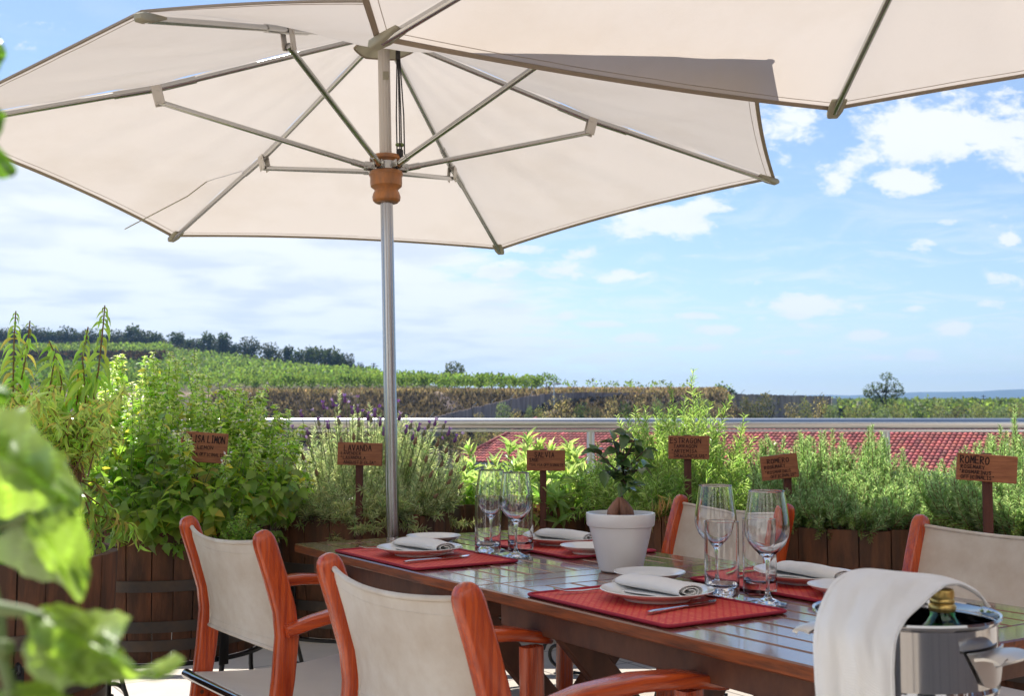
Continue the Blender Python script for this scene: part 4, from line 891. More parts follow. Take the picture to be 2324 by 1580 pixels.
lf=LF(); n=len(lpts); pos=np.array([tuple(p) for p,_ in lpts]); dr=np.array([tuple(d) for _,d in lpts]); rd=rdir(n); rd[:,2]=rd[:,2]*.7-.1; fw=rd+dr*.35; 
upv=np.stack([rng.normal(0,.5,n),rng.normal(-.25,.5,n),np.ones(n)],1)
lf.add(leaf_tpl(6,.25,.22,'ovate'),pos,fw,upv,.029+.018*rng.random(n),.021+.010*rng.random(n),colvar((.07,.14,.05),n,.06,.3,(.12,.20,.06),.3))
link('leaves',lf.mesh('leaves',M['bleaf']),bz)

# ---- wine bucket, bottle, towel, stand
bc=Vector((.466,1.375,0)); BZ=.895
bk=empty('wine_bucket',bc,0,label='polished steel bucket with strap handles holding a bottle at bottom right',cat='bucket')
mb=MB(); r=.1035
mb.lathe([(q*.972,z) for q,z in [(0,.600),(.088,.600),(.094,.606),(.0965,.62),(.0965,.630),(.0965,.795),(.0965,.800),(.0975,.806),(.104,.812),(.106,.818),(r+.0003,.8235),(r,.826),(r,.84),(r,BZ-.010),(r,BZ-.0065),(r+.0003,BZ-.006),(.1085,BZ-.003),(.1105,BZ+.0005),(.1095,BZ+.003),(.1065,BZ+.002),(.1045,BZ-.004),(.1045,.825),(.102,.815),(.0945,.806),(.0945,.61),(0,.605)]],96); mb.build('bucket_body',M['steel'],bk,35)
hd=Vector((.66,-.75,0)).normalized(); hs=Vector((-hd.y,hd.x,0))
for sg in (1,-1):
    d=hd*sg; s_=hs; m3=Matrix((d,s_,Vector((0,0,1)))).transposed().to_4x4()
    def hb(a,b):  # a along width -1..1, b outwards 0..1
        w=.042*(1-.12*b); x=r+.002+.033*b; z=BZ-.030+(.003*math.sin(b*PI))-(.004*b*b); z-=.004*abs(a)**3
        if b>.8: x-=.010*abs(a)**2.5
        return d*x+s_*(a*w)+Vector((0,0,z))
    mb=MB(); solid_(lambda u_,v_:hb(-1+2*u_,v_),14,10,.0035,mb)
    vs=[d*(r+.001)+s_*(-.042)+Vector((0,0,BZ-.034)),d*(r-.003)+s_*(.042)+Vector((0,0,BZ-.034))]
    def plate(u_,v_):
        a=-1+2*u_; w=.042*(1-.55*v_); ang=a*w/r; return d*(math.cos(ang)*(r+.0022))+s_*(math.sin(ang)*(r+.0022))+Vector((0,0,BZ-.028-.042*v_*(1-.12*a*a)))
    solid_(plate,12,6,.002,mb); mb.build('handle',M['rail'],bk,40)
st=empty('bucket_stand',bc,0,label='round metal stand carrying the steel wine bucket',cat='stand')
mb=MB(); mb.lathe([(0,.575),(.105,.575),(.105,.597),(0,.597)],40); mb.build('tray',M['rail'],st,30)
mb=MB(); mb.tube([(0,0,.03),(0,0,.575)],.014,16); mb.build('column',M['rail'],st,60); mb=MB(); mb.lathe([(0,0),(.15,0),(.15,.012),(.03,.03),(0,.03)],40); mb.build('base',M['rail'],st,30)
bo=P(2138,1360,1.372); bo=Vector((bo.x,1.372,.607))
bt=empty('wine_bottle',bo,0,label='green glass bottle with a gold screw cap standing in the steel bucket under the towel',cat='bottle')
mb=MB(); mb.lathe([(.0005,.004),(.034,0),(.0375,.004),(.0375,.19),(.0372,.235),(.035,.256),(.028,.268),(.0185,.277),(.0140,.285),(.0132,.296),(.0128,.312),(.0115,.312),(.0118,.296),(.0125,.286),(.0170,.278),(.0265,.267),(.033,.255),(.0352,.235),(.0355,.008),(.0005,.010)],48,closed=True); mb.build('bottle_body',M['green'],bt,60)
mb=MB(); mb.lathe([(.0386,.06),(.0388,.2435),(.0365,.2575),(.031,.2655),(.0305,.2645),(.0360,.2560),(.0380,.2425),(.0378,.06)],48,closed=True); mb.build('foil_label',M['label'],bt,50)
mb=MB(); pr=[(0,.3165),(.0118,.3165),(.0132,.3155),(.0138,.3135),(.0138,.3065),(.0134,.3055),(.0142,.3045),(.0142,.3005),(.0135,.2995),(.0148,.2985),(.0156,.2965),(.0156,.2935),(.0148,.2905),(.0135,.2900)]
n_=72; vs=[];fs=[]
for i,(rr,z) in enumerate(pr):
    for k in range(n_): a=2*PI*k/n_; q=rr*(1-(.03 if (k%2 and i in(3,4)) else 0)); vs.append((q*math.cos(a),q*math.sin(a),z))
for i in range(len(pr)-1):
    for k in range(n_): fs.append((i*n_+k,i*n_+(k+1)%n_,(i+1)*n_+(k+1)%n_,(i+1)*n_+k))
mb.add(vs,fs); mb.build('screw_cap',M['gold'],bt,40)
# towel
def cr(p,t):
    n=len(p)-1; x=t*n; i=min(int(x),n-1); f=x-i; a=p[max(i-1,0)];b=p[i];c=p[i+1];d=p[min(i+2,n)]
    return .5*((2*b)+(c-a)*f+(2*a-5*b+4*c-d)*f*f+(3*b-a-3*c+d)*f**3)
TLf=[(1868,1700,1.268),(1855,1600,1.265),(1848,1500,1.262),(1850,1420,1.265),(1872,1350,1.285),(1905,1309,1.315),(1962,1293,1.365),(2050,1302,1.405),(2125,1315,1.43),(2202,1341,1.455),(2246,1380,1.462)]
TRt=[(2034,1700,1.238),(2031,1600,1.236),(2029,1520,1.235),(2034,1455,1.240),(2058,1408,1.262),(2092,1376,1.290),(2120,1350,1.318),(2149,1331,1.345),(2182,1329,1.385),(2222,1352,1.430),(2243,1386,1.452)]
la=[P(*p) for p in TLf]; rb=[P(*p) for p in TRt]
def tw(s,t):
    a=cr(la,t); b=cr(rb,t); q=a.lerp(b,s); k=4*s*(1-s)
    q+=Vector((-.25,-.9,.25)).normalized()*(.008*k*(1-t)+.003*math.sin(s*9+t*7)*k+.0025*math.sin(t*23+s*4)*k+.002*math.sin(s*17-t*5)+.0012*math.sin(s*41+t*37)*math.sin(t*19))+Vector((0,0,.004*k*(1 if t>.5 else 0)))
    return q
mb=MB(); solid_(tw,26,60,.0024,mb); mb.xf(Matrix.Translation(-Vector((bc.x,bc.y,BZ)))); o=mb.build('towel',M['towel'],None,60); o.location=(bc.x,bc.y,BZ); tag(o,'plain white cloth towel draped over the bottle and hanging down the steel bucket','towel')
mb=MB()
for t_ in (.0,): pass
for s_ in (.035,.965): mb.tube([tw(s_,k/60)+Vector((0,-.0014,.0004)) for k in range(61)],.0011,6)
mb.xf(Matrix.Translation(-Vector((bc.x,bc.y,BZ)))).build('towel_seam',M['towel'],o,60)
# small dark bowl rim beyond the bucket is the far strap handle of the bucket itself
# ================================================================== BARRELS AND HERBS
BH=.43; BZ0=.345
def barrelparts(seed):
    r_=np.random.default_rng(seed); mb=MB(); ns=25; a=0; ws=r_.uniform(.8,1.25,ns); ws=ws/ws.sum()*2*PI
    rad=lambda z:.295+.055*math.sin(min(1,z/BH*.62+.38)*PI/2)**1.5
    for k in range(ns):
        da=ws[k]; top=BH+r_.normal(0,.003); dr=r_.normal(0,.0012); m_=4; g=.004/.35; nz=7; vs=[];fs=[]
        for i in range(nz+1):
            z=top*i/nz
            for rr in (rad(z)+dr,rad(z)-.022):
                for j in range(m_+1): aa=a+g/2+(da-g)*j/m_; edge=.0015 if j in(0,m_) else 0; vs.append((math.cos(aa)*(rr-edge),math.sin(aa)*(rr-edge),z))
        W=2*(m_+1)
        for i in range(nz):
            for j in range(m_): o=i*W+j; fs.append((o,o+1,o+W+1,o+W)); o+=m_+1; fs.append((o+1,o,o+W,o+W+1))
            fs.append((i*W,(i+1)*W,(i+1)*W+m_+1,i*W+m_+1)); fs.append((i*W+m_,i*W+2*m_+1,(i+1)*W+2*m_+1,(i+1)*W+m_))
        for i in (0,nz):
            for j in range(m_): fs.append((i*W+j,i*W+j+1,i*W+j+m_+2,i*W+j+m_+1))
        mb.add(vs,fs); a+=da
    st=mb.mesh('staves',M['barrel'],25)
    hoops=[]
    for z in (.245,.115,.055):
        m2=MB(); m2.lathe([(rad(z-.017)+.0005,z-.018),(rad(z)+.003,z-.018),(rad(z)+.0045,z+.017),(rad(z+.017)+.0015,z+.018)],60); hoops.append(m2.mesh('hoop',M['hoop'],40))
    m3=MB(); m3.grid(lambda u_,v_:Vector((.322*u_*math.cos(v_*2*PI),.322*u_*math.sin(v_*2*PI),BH-.035+.012*math.sin(u_*11+v_*25)*u_)),10,40); soil=m3.mesh('soil',M['soil'],60)
    m4=MB(); m4.lathe([(0,.004),(.28,.004),(.28,.02),(0,.02)],40)
    return st,hoops,soil
BP=[barrelparts(s) for s in (3,9)]
def standmesh():
    ring=MB(); ring.lathe([(.325,-.010),(.345,-.010),(.345,.0),(.325,.0)],48,closed=True)
    for a in (0,PI/2): ring.box((0,0,-.006),(.66*abs(math.cos(a))+.02,.66*abs(math.sin(a))+.02,.008))
    leg=MB(); leg.box((.356,0,.085),(.007,.034,.21),None,.001)
    leg.tube([(.356,0,.185),(.366,0,.200),(.380,0,.198),(.382,0,.184),(.372,0,.180)],[.006,.006,.005,.005,.006],8)
    leg.tube([(.35,0,-.01),(.345,-.012,-.12),(.338,-.04,-.22)],.0085,8)
    # C scroll in the tangential plane
    pts=[]
    for i in range(30):
        t=i/29; a=PI*.95-t*PI*2.55; rr=.074*(1-.60*max(0,t-.42)/.58); cy=.03+ (.016*max(0,t-.42)); pts.append((.338+.02*math.sin(t*3),.015+rr*math.cos(a)*-1+0.0,-.262+rr*math.sin(a)))
    leg.tube(pts[::-1],.0082,8); leg.box((.342,.015,-.337),(.022,.022,.016),None,.002); leg.tube([(.338,.012,-.336),(.336,-.10,-.335)],.007,8)
    return ring.mesh('ring',M['iron'],40),leg.mesh('scroll_leg',M['iron'],50)
SR,SG=standmesh()
def barrel(x,y,rz,label,k=0):
    e=empty('half_barrel',(x,y,BZ0),rz,label=label,cat='barrel planter',group='oak half barrels planted with herbs'); st,hp,so=BP[k]
    link('staves',st,e); link('soil',so,e)
    for h in hp: link('hoop',h,e)
    s=empty('barrel_stand',(x,y,BZ0),rz+.3,label='black iron scroll stand under the '+' '.join(label.replace('weathered ','').split()[:10]),cat='plant stand',group='wrought iron barrel stands'); link('ring',SR,s)
    for i in range(4): o=link('scroll_leg',SG,s); o.rotation_euler=(0,0,i*PI/2)
BA={'Z':(-1.40,3.02),'A':(-1.20,4.02),'B':(-.58,4.42),'C':(.06,4.84),'T':(.66,4.42),'R':(1.17,3.93),'E':(1.66,3.50)}
for k,(key,lb) in enumerate((('Z','weathered barrel at far left behind the blurred leaves'),('A','weathered barrel of lemon balm behind the far left chair'),('B','weathered barrel of lavender behind the umbrella pole'),('C','dark barrel of sage behind the left wine glasses'),('T','shaded barrel of tarragon behind the white bonsai pot'),('R','sunlit barrel of rosemary between the two far chairs'),('E','weathered barrel of rosemary at the right edge behind the last chair'))):
    barrel(*BA[key],k*1.7+.4,lb,k%2)
SZ=BZ0+BH-.03
def stempaths(n,c,rb,tgt,m=7,curv=.5,wob=.01):
    out=[]
    for i in range(n):
        a=rng.random()*2*PI; q=rb*rng.random()**.5; b=np.array((c[0]+q*math.cos(a),c[1]+q*math.sin(a),SZ)); e=np.array(tgt(i,a)); mid=(b+e)/2+np.array((-(e-b)[0]*curv*.35,-(e-b)[1]*curv*.35,abs(e[2]-b[2])*.12)); ts=np.linspace(0,1,m)[:,None]
        p=(1-ts)**2*b+2*ts*(1-ts)*mid+ts**2*e; p+=rng.normal(0,wob,(m,3))*ts; out.append(p)
    return out
def along(p,ts):
    x=np.linspace(0,1,len(p)); P_=np.stack([np.interp(ts,x,p[:,k]) for k in range(3)],1); e=.02; D=np.stack([np.interp(np.clip(ts+e,0,1),x,p[:,k])-np.interp(np.clip(ts-e,0,1),x,p[:,k]) for k in range(3)],1); D/=np.linalg.norm(D,axis=1,keepdims=True)+1e-9
    return P_,D
def plen(p): return np.linalg.norm(np.diff(p,axis=0),axis=1).sum()
def perp(D,a):
    h=np.array([0.,0,1.]); x=np.cross(D,h); nx=np.linalg.norm(x,axis=1,keepdims=True); x=np.where(nx>1e-3,x/np.maximum(nx,1e-6),np.array([1.,0,0])); y=np.cross(D,x); return x*np.cos(a)[:,None]+y*np.sin(a)[:,None]
def leafy(lf,tpl,paths,step,t0,lenf,wr,out,droop,base,alt=None,pa=0,per=2,twist=PI/2,hv=.07,vv=.18,upmix=.6,shade=None):
    for p in paths:
        L=plen(p); k=max(2,int(L*(1-t0)/step)); ts=t0+(1-t0)*(np.arange(k)+.5)/k; ts=np.repeat(ts,per); idx=np.repeat(np.arange(k),per); a=idx*twist+np.tile(np.arange(per)*2*PI/per,k)+rng.random()*6+rng.normal(0,.25,len(ts))
        Q,D=along(p,ts); rd=perp(D,a); fw=rd*out+D*(1-out)*.9+np.array((0,0,-1.))*droop[0]+rng.normal(0,droop[1],Q.shape); up=D*upmix+rng.normal(0,.3,Q.shape)+np.array((0,0,.3)); 
        l=lenf(ts)*(.75+.5*rng.random(len(ts))); c=colvar(base,len(ts),hv,vv,alt,pa); 
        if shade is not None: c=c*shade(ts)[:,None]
        lf.add(tpl,Q,fw,up,l,l*wr,np.clip(c,.004,.9))
def layered(c,n,hf,x0,x1,ybot,jit=10,rad=.37,dep=.33,lean_=.022,pk=.12,fpow=1.,wv=0):
    st=[]
    for i in range(n):
        f=((i+.5)/n); d=c[1]+dep*.9-2*dep*f+rng.normal(0,.02); hw=math.sqrt(max(.04,1-((d-c[1])/(dep*1.2))**2))*rad; px=rng.uniform(x0,x1); xt=(px-1162)/F*d
        if abs(xt-c[0])>hw+.03: xt=c[0]+rng.uniform(-hw,hw); px=xt/d*F+1162
        g=f**fpow; y=hf(px)*(1-g)+ybot*g+rng.normal(0,jit)-(abs(rng.normal(0,1))*24 if rng.random()<pk else 0); t=np.array(P(px,y,d)); lean=rng.normal(0,lean_,3); lean[2]=0
        q=math.hypot(t[0]-c[0],t[1]-c[1]); k=min(1,.30/max(q,.01)); b=np.array((c[0]+(t[0]-c[0])*k*.9,c[1]+(t[1]-c[1])*k*.9,min(SZ,t[2]-.03))); m1_=b*.55+t*.45+np.array(((t-b)[0]*.35,(t-b)[1]*.35,0))+lean; ts_=np.linspace(0,1,7)[:,None]; st.append((1-ts_)**2*b+2*ts_*(1-ts_)*m1_+ts_**2*t)
    return st
def herb(name,c,label,cat='herb',group=None): return empty(name,(c[0],c[1],SZ),0,label=label,cat=cat,group=group)
def fin(e,name,me):
    o=link(name,me,e); o.matrix_parent_inverse=Matrix.Translation(-e.location); return o
# --- lemon balm
c=BA['A']; e=herb('lemon_balm',c,'large leafy lemon balm bush with pale flower spikes above the far left chair'); 
def hprof(px): return np.interp(px,[120,200,290,340,400,450,500,560,610,660,700],[900,850,800,812,806,820,850,880,905,940,1010])
def tgt(i,a):
    px=rng.uniform(175,690); d=c[1]+rng.normal(-.02,.17); y=hprof(px)+abs(rng.normal(0,1))*70; return tuple(P(px,y,d))
st=layered(c,300,hprof,175,705,1150,18,.50,.40,.04,.3,1.15)
def tgt2(i,a):
    q=.34+.1*rng.random(); a=rng.uniform(-PI*1.08,.35); return (c[0]+q*math.cos(a)+.02,c[1]+q*math.sin(a),SZ+rng.uniform(-.05,.16))
st2=stempaths(85,c,.27,tgt2,6,-.5,.012)
BG=(.23,.36,.06); lf=LF()
for sx_,sy_ in ((402,985),(412,1010),(422,978),(430,1004),(512,1035),(418,1040)):
    b_=np.array(P(sx_+rng.normal(0,10),1140,3.70)); t_=np.array(P(sx_,sy_,3.62)); st.insert(5,np.array([b_+(t_-b_)*q for q in np.linspace(0,1,6)])+rng.normal(0,.004,(6,3))); tp=leaf_tpl(7,.22,.28,'ovate',.07)
leafy(lf,tp,st[:180],.024,.25,lambda t:.044*(1-t)**.6+.018,.72,.72,(.15,.22),BG,(.44,.40,.08),.10,vv=.25)
leafy(lf,tp,st[180:],.030,.30,lambda t:.058-.020*t,.80,.72,(.35,.22),(.20,.31,.06),(.44,.38,.08),.06,vv=.22)
leafy(lf,leaf_tpl(4,.3,.3,'ovate'),[p[-4:] for p in st[:180]],.011,.15,lambda t:.015+.010*(1-t),.6,.8,(.0,.3),(.42,.52,.24),(.70,.72,.55),.35,per=4)
leafy(lf,tp,st2[:50],.028,.3,lambda t:.056-.016*t,.82,.72,(.45,.25),(.19,.30,.06),(.50,.36,.08),.05,vv=.22)
fin(e,'leaves',lf.mesh('leaves',M['leaf'])); fin(e,'stems',stems_mesh('stems',st+st2,.0028,.0012,M['gstem']))
lf=LF()
for p in st[:170]:
    k=22; ts=rng.uniform(.5,1,k); Q,D=along(p,ts); lf.add(TD,Q+rdir(k)*.010,rdir(k)+D*.3,rdir(k),.009+.006*rng.random(k),.007,colvar((.80,.78,.76),k,.03,.08))
fin(e,'flowers',lf.mesh('flowers',M['petal']))
# small oregano tuft in the same barrel front
e=herb('basil_plant',(c[0]+.28,c[1]-.30),'small bright green sprig with tiny leaves peeking above the left chair back')
sp=[]
for i in range(24):
    px=rng.uniform(492,606); y=1222-abs(1-abs(px-548)/70)*68*rng.uniform(.5,1); b=np.array(P(rng.uniform(520,575),1245,3.6)); t=np.array(P(px,y,3.58+rng.normal(0,.04))); sp.append(np.array([b,b*.5+t*.5+rng.normal(0,.008,3),t]))
lf=LF(); leafy(lf,leaf_tpl(4,.3,.2,'ovate'),sp,.009,.2,lambda t:.022*(1-t*.5),.55,.7,(.0,.2),(.16,.29,.06),(.3,.4,.12),.2,per=2); fin(e,'leaves',lf.mesh('leaves',M['leaf'])); fin(e,'stems',stems_mesh('stems',sp,.0018,.001,M['gstem']))
# --- lavender
c=BA['B']; e=herb('lavender',c,'grey green lavender bush with purple flower heads crossed by the umbrella pole')
def hl(px): return np.interp(px,[640,700,760,830,905,960,1010,1060],[1030,985,945,935,935,975,1000,1040])
def tgt(i,a): px=rng.uniform(650,1055); d=c[1]+rng.normal(0,.16); return tuple(P(px,hl(px)+abs(rng.normal(0,1))*42+8,d))
st=layered(c,300,hl,650,1060,1165,14,.40,.36,.03,.3)
def tgt2(i,a):
    q=.33+.12*rng.random(); a=rng.uniform(-PI*1.05,.1); return (c[0]+q*math.cos(a),c[1]+q*math.sin(a),SZ+rng.uniform(-.06,.15))
st2=stempaths(70,c,.28,tgt2,5,-.4,.01)
lf=LF(); tl=leaf_tpl(3,.3,.1,'lance')
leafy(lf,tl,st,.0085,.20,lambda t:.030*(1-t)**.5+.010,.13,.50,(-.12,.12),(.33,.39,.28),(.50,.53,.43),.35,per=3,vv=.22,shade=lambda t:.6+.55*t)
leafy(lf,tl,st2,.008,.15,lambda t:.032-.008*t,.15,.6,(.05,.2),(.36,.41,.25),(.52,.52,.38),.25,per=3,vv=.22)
fin(e,'leaves',lf.mesh('leaves',M['needle'])); fin(e,'stems',stems_mesh('stems',st+st2[:60],.0016,.0008,M['gstem']))

spots=[(686,950),(712,948),(735,930),(745,945),(757,925),(765,938),(783,915),(792,930),(800,942),(812,918),(812,938),(822,950),(835,955),(842,960),(850,948),(902,928),(905,955),(885,962),(862,968),(930,975),(948,980),(960,990),(985,968),(1004,975),(1015,990),(1043,1000),(1030,1005),(725,968),(700,990),(770,965),(745,975),(815,970),(870,990),(896,1000),(935,1000),(970,975),(668,985),(700,1010),(920,985),(1000,1012),(880,945),(860,940)]
brown=[(690,1045),(775,1010),(803,1000),(990,1015),(1010,1030),(975,1085),(1020,1080),(940,1010),(1000,1060),(955,1095),(985,1130),(800,1150),(765,1165),(1035,1050),(1015,1100),(1050,1070),(965,1050),(930,1060),(720,1080),(740,1120),(680,1090),(1040,1110)]
xs=[]
for k,(px,py) in enumerate(spots+brown):
    d=c[1]+rng.uniform(-.25,.10) if k<len(spots) else c[1]-.30+rng.uniform(-.05,.05); t=np.array(P(px,py,d)); b=np.array((c[0]+(t[0]-c[0])*.8,c[1]+(t[1]-c[1])*.8,max(SZ+.04,t[2]-.16))); xs.append(np.array([b,b*.5+t*.5+rng.normal(0,.004,3),t])); up=Vector(t-b).normalized()
    heads=MB(); lf=LF(); h=.024 if k<len(spots) else .026; isb=k>=len(spots); col=(.30,.15,.36) if not isb else (.38,.27,.16)
    if not isb and k%2==1: col=(.36,.37,.22)
    pts=[Vector(t)+up*(h*q) for q in (0,.15,.4,.7,1)]; heads.tube(pts,[.0022,.0058,.0068,.0056,.0022],7,col=col)
    n=12; lf.add(TD,np.array([tuple(Vector(t)+up*h*rng.random()) for _ in range(n)]),rdir(n)+np.array(up)*.6,rdir(n),.008,.005,colvar(col,n,.15,.35))
    if not isb: n=5; lf.add(TD,np.array([tuple(Vector(t)+up*h)]*n),rdir(n)*.6+np.array(up),rdir(n),.015,.009,colvar([(.60,.38,.66),(.80,.64,.78),(.42,.22,.56)][k%3],n,.06,.15))
    elif k%2: n=3; lf.add(TD,np.array([tuple(Vector(t)+up*h)]*n),rdir(n)*.6+np.array(up),rdir(n),.008,.006,colvar((.65,.36,.22),n,.06,.15))
    for V_,F_,C_ in zip(lf.V,lf.F,lf.C):
        f0=F_-F_.min()
        heads.v+=[tuple(q) for q in V_]; nb=len(heads.v)-len(V_); heads.f+=[tuple(int(z)+nb for z in q) for q in f0]; heads.c+=[tuple(q) for q in C_]; heads.mi+=[0]*len(f0)
    fin(e,'flower_head',heads.mesh('flower_head',M['petal'],60,True))
fin(e,'stalks',stems_mesh('stalks',xs,.0014,.001,M['gstem']))
# --- sage
c=BA['C']; e=herb('sage_plant',c,'broad leaved sage plant with pale upright rosettes behind the left wine glasses')
def hs_(px): return np.interp(px,[1035,1075,1100,1130,1180,1200,1240,1290,1340],[1045,1005,1040,1030,1000,990,1030,1015,1040])
def tgt(i,a): px=rng.uniform(1040,1345); return tuple(P(px,hs_(px)+abs(rng.normal(0,1))*34+14,c[1]+rng.normal(-.04,.14)))
st=layered(c,80,hs_,1045,1340,1140,12,.33,.32,.03,.3)
def tgt2(i,a):
    q=.30+.12*rng.random(); a=rng.uniform(-PI*1.05,.1); return (c[0]+q*math.cos(a),c[1]+q*math.sin(a),SZ+rng.uniform(-.03,.15))
st2=stempaths(52,c,.25,tgt2,5,-.3,.01); lf=LF(); tp=leaf_tpl(6,.28,.2,'lance',.03)
leafy(lf,tp,st,.024,.35,lambda t:.080-.022*t,.30,.55,(-.10,.16),(.25,.35,.13),(.36,.45,.23),.3,per=2,vv=.15)
leafy(lf,tp,[p[-3:] for p in st],.014,.4,lambda t:.075-.015*t,.28,.42,(-.2,.14),(.28,.37,.17),(.40,.47,.28),.3,per=2)
leafy(lf,tp,st2,.024,.3,lambda t:.072-.015*t,.34,.7,(.15,.2),(.20,.31,.09),(.30,.38,.15),.25)
fin(e,'leaves',lf.mesh('leaves',M['leaf'])); fin(e,'stems',stems_mesh('stems',st+st2,.003,.0015,M['gstem']))
lf=LF(); n=26; q=np.array([tuple(P(rng.uniform(1165,1225),rng.uniform(1135,1190),c[1]-.35)) for _ in range(n)]); lf.add(leaf_tpl(4,.5,.5,'lance'),q,rdir(n)+np.array((0,0,-1.)),rdir(n),.05,.014,colvar((.42,.27,.16),n,.06,.25)); fin(e,'dry_leaves',lf.mesh('dry_leaves',M['leaf']))
# --- tarragon
c=BA['T']; e=herb('tarragon_plant',c,'tall feathery tarragon with thin leaves rising above the handrail right of the bonsai')
def ht(px): return np.interp(px,[1320,1380,1430,1520,1580,1650,1700,1740],[1060,1010,965,925,915,930,975,1020])
tall=[(1574,835),(1515,875),(1440,935),(1465,940),(1552,905),(1590,900),(1612,915),(1660,900),(1480,925),(1636,925),(1395,975),(1420,950),(1535,925),(1690,945)]
def tgt(i,a):
    if i<len(tall): px,y=tall[i]; return tuple(P(px,y,c[1]+rng.normal(0,.08)))
    px=rng.uniform(1335,1725); return tuple(P(px,ht(px)+abs(rng.normal(0,1))*55,c[1]+rng.normal(0,.16)))
st=layered(c,250,ht,1330,1725,1150,14,.37,.34,.03,.35)+stempaths(len(tall),c,.2,tgt,8,.3,.006)
def tgt2(i,a):
    q=.32+.13*rng.random(); a=rng.uniform(-PI*1.05,.1); return (c[0]+q*math.cos(a),c[1]+q*math.sin(a),SZ+rng.uniform(-.03,.2))
st2=stempaths(60,c,.28,tgt2,6,-.4,.012); lf=LF(); tl=leaf_tpl(4,.25,.15,'lance')
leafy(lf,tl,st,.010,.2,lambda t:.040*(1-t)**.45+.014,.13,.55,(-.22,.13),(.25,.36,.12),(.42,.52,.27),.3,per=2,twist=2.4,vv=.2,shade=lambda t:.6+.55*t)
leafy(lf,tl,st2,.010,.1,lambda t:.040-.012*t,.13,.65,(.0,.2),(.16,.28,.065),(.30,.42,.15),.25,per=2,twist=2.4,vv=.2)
fin(e,'leaves',lf.mesh('leaves',M['needle'])); fin(e,'stems',stems_mesh('stems',st+st2,.0018,.0009,M['gstem']))
lf=LF(); n=40; q=np.array([tuple(P(rng.uniform(1478,1525),rng.uniform(1120,1175),c[1]-.36)) for _ in range(n)]); lf.add(TD,q,rng.normal(0,.35,(n,3))+np.array((0,0,-1.)),rdir(n),.06,.006,colvar((.45,.32,.17),n,.06,.25)); fin(e,'dry_leaves',lf.mesh('dry_leaves',M['leaf']))
# --- rosemary x2
def rosemary(c,hf,x0,x1,label,n=210,front=70):
    e=herb('rosemary_bush',c,label,'herb','dense upright rosemary bushes')
    st=layered(c,n,hf,x0,x1,1168); st2=[]
    for i in range(front):
        a=rng.uniform(-PI*.98,-.02); q=.36+.05*rng.random(); t=np.array((c[0]+q*math.cos(a),c[1]+q*math.sin(a),SZ+rng.uniform(.0,.10))); b=np.array((c[0]+.27*math.cos(a),c[1]+.27*math.sin(a),SZ)); st2.append(np.array([b,b*.5+t*.5+np.array((0,0,.04)),t]))
    lf=LF(); tn=leaf_tpl(2,.3,.05,'lance')
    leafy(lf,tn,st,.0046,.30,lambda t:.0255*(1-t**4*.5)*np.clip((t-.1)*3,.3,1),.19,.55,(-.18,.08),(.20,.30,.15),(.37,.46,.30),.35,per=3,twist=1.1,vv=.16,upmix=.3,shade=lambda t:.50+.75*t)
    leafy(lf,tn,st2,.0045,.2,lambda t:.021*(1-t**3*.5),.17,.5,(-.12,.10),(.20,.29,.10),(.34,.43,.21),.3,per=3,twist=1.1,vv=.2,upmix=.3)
    fin(e,'needles',lf.mesh('needles',M['needle'])); fin(e,'stems',stems_mesh('stems',st+st2,.0022,.0012,M['stem']))
rosemary(BA['R'],lambda px:np.interp(px,[1690,1740,1790,1840,1905,1940,2000,2060,2130],[1030,985,1010,965,990,1010,975,1035,1070]),1700,2105,'tall dense rosemary bush filling the sunlit barrel between the two far chairs',400)
rosemary(BA['E'],lambda px:np.interp(px,[2035,2110,2160,2200,2240,2270,2324,2420],[1070,1050,1035,1025,980,968,985,1000]),2035,2560,'rosemary bush at the right edge around the clearer wooden sign',420)
# --- lemon verbena and mint at left
c=(-1.22,3.08); e=herb('lemon_verbena',(c[0],c[1]),'leggy lemon verbena with drooping yellow green leaves on tall reddish stems at far left')
D_=3.08
def PP(*l,d=D_): return np.array([tuple(P(x,y,d)) for x,y in l])
tallst=[PP((165,1120),(120,1040),(60,960),(30,924),(30,850),(32,766),(36,706)),PP((165,1120),(110,1040),(45,940),(44,887),(61,797),(68,728)),PP((170,1110),(130,1030),(97,931),(117,865),(124,803),(112,775)),PP((172,1110),(188,1000),(194,953),(192,869),(187,814),(200,742)),PP((176,1100),(198,1000),(207,953),(216,883),(223,843),(234,740),(238,693)),PP((165,1110),(135,1030),(128,930),(140,870),(128,812)),PP((172,1105),(160,1020),(172,930),(178,880),(176,822))]
med=[]
for i in range(105):
    px=rng.uniform(-10,285); y=rng.uniform(875,1050); b=P(rng.uniform(90,200),rng.uniform(1040,1120),D_+rng.normal(0,.08)); t=P(px,y,D_+rng.normal(0,.16)); m_=(np.array(b)*.5+np.array(t)*.5)+np.array((0,0,.05)); med.append(np.array([tuple(b),tuple(m_),tuple(t)]))
droop=[PP((178,1090),(215,1095),(240,1130),(248,1180)),PP((178,1100),(205,1140),(222,1200),(232,1250)),PP((180,1090),(230,1120),(262,1160),(278,1210)),PP((200,1165),(255,1180),(300,1190),(318,1240)),PP((195,1140),(215,1200),(222,1265)),PP((190,1120),(232,1150),(258,1200),(262,1228))]
lf=LF(); tv_=leaf_tpl(6,.35,.45,'lance'); YG=(.44,.55,.18)
for p in tallst: leafy(lf,tv_,[p[-4:] if len(p)>5 else p[-3:]],.0135,.05,lambda t:.064*(1-t)**.55+.012,.26,.55,(.75,.14),(.36,.50,.13),(.68,.56,.18),.12,per=2,upmix=.8)
for p in tallst: leafy(lf,tv_,[p[2:-2]],.07,.1,lambda t:.05+0*t,.24,.5,(.8,.2),(.48,.50,.16),(.60,.36,.16),.3,per=1)
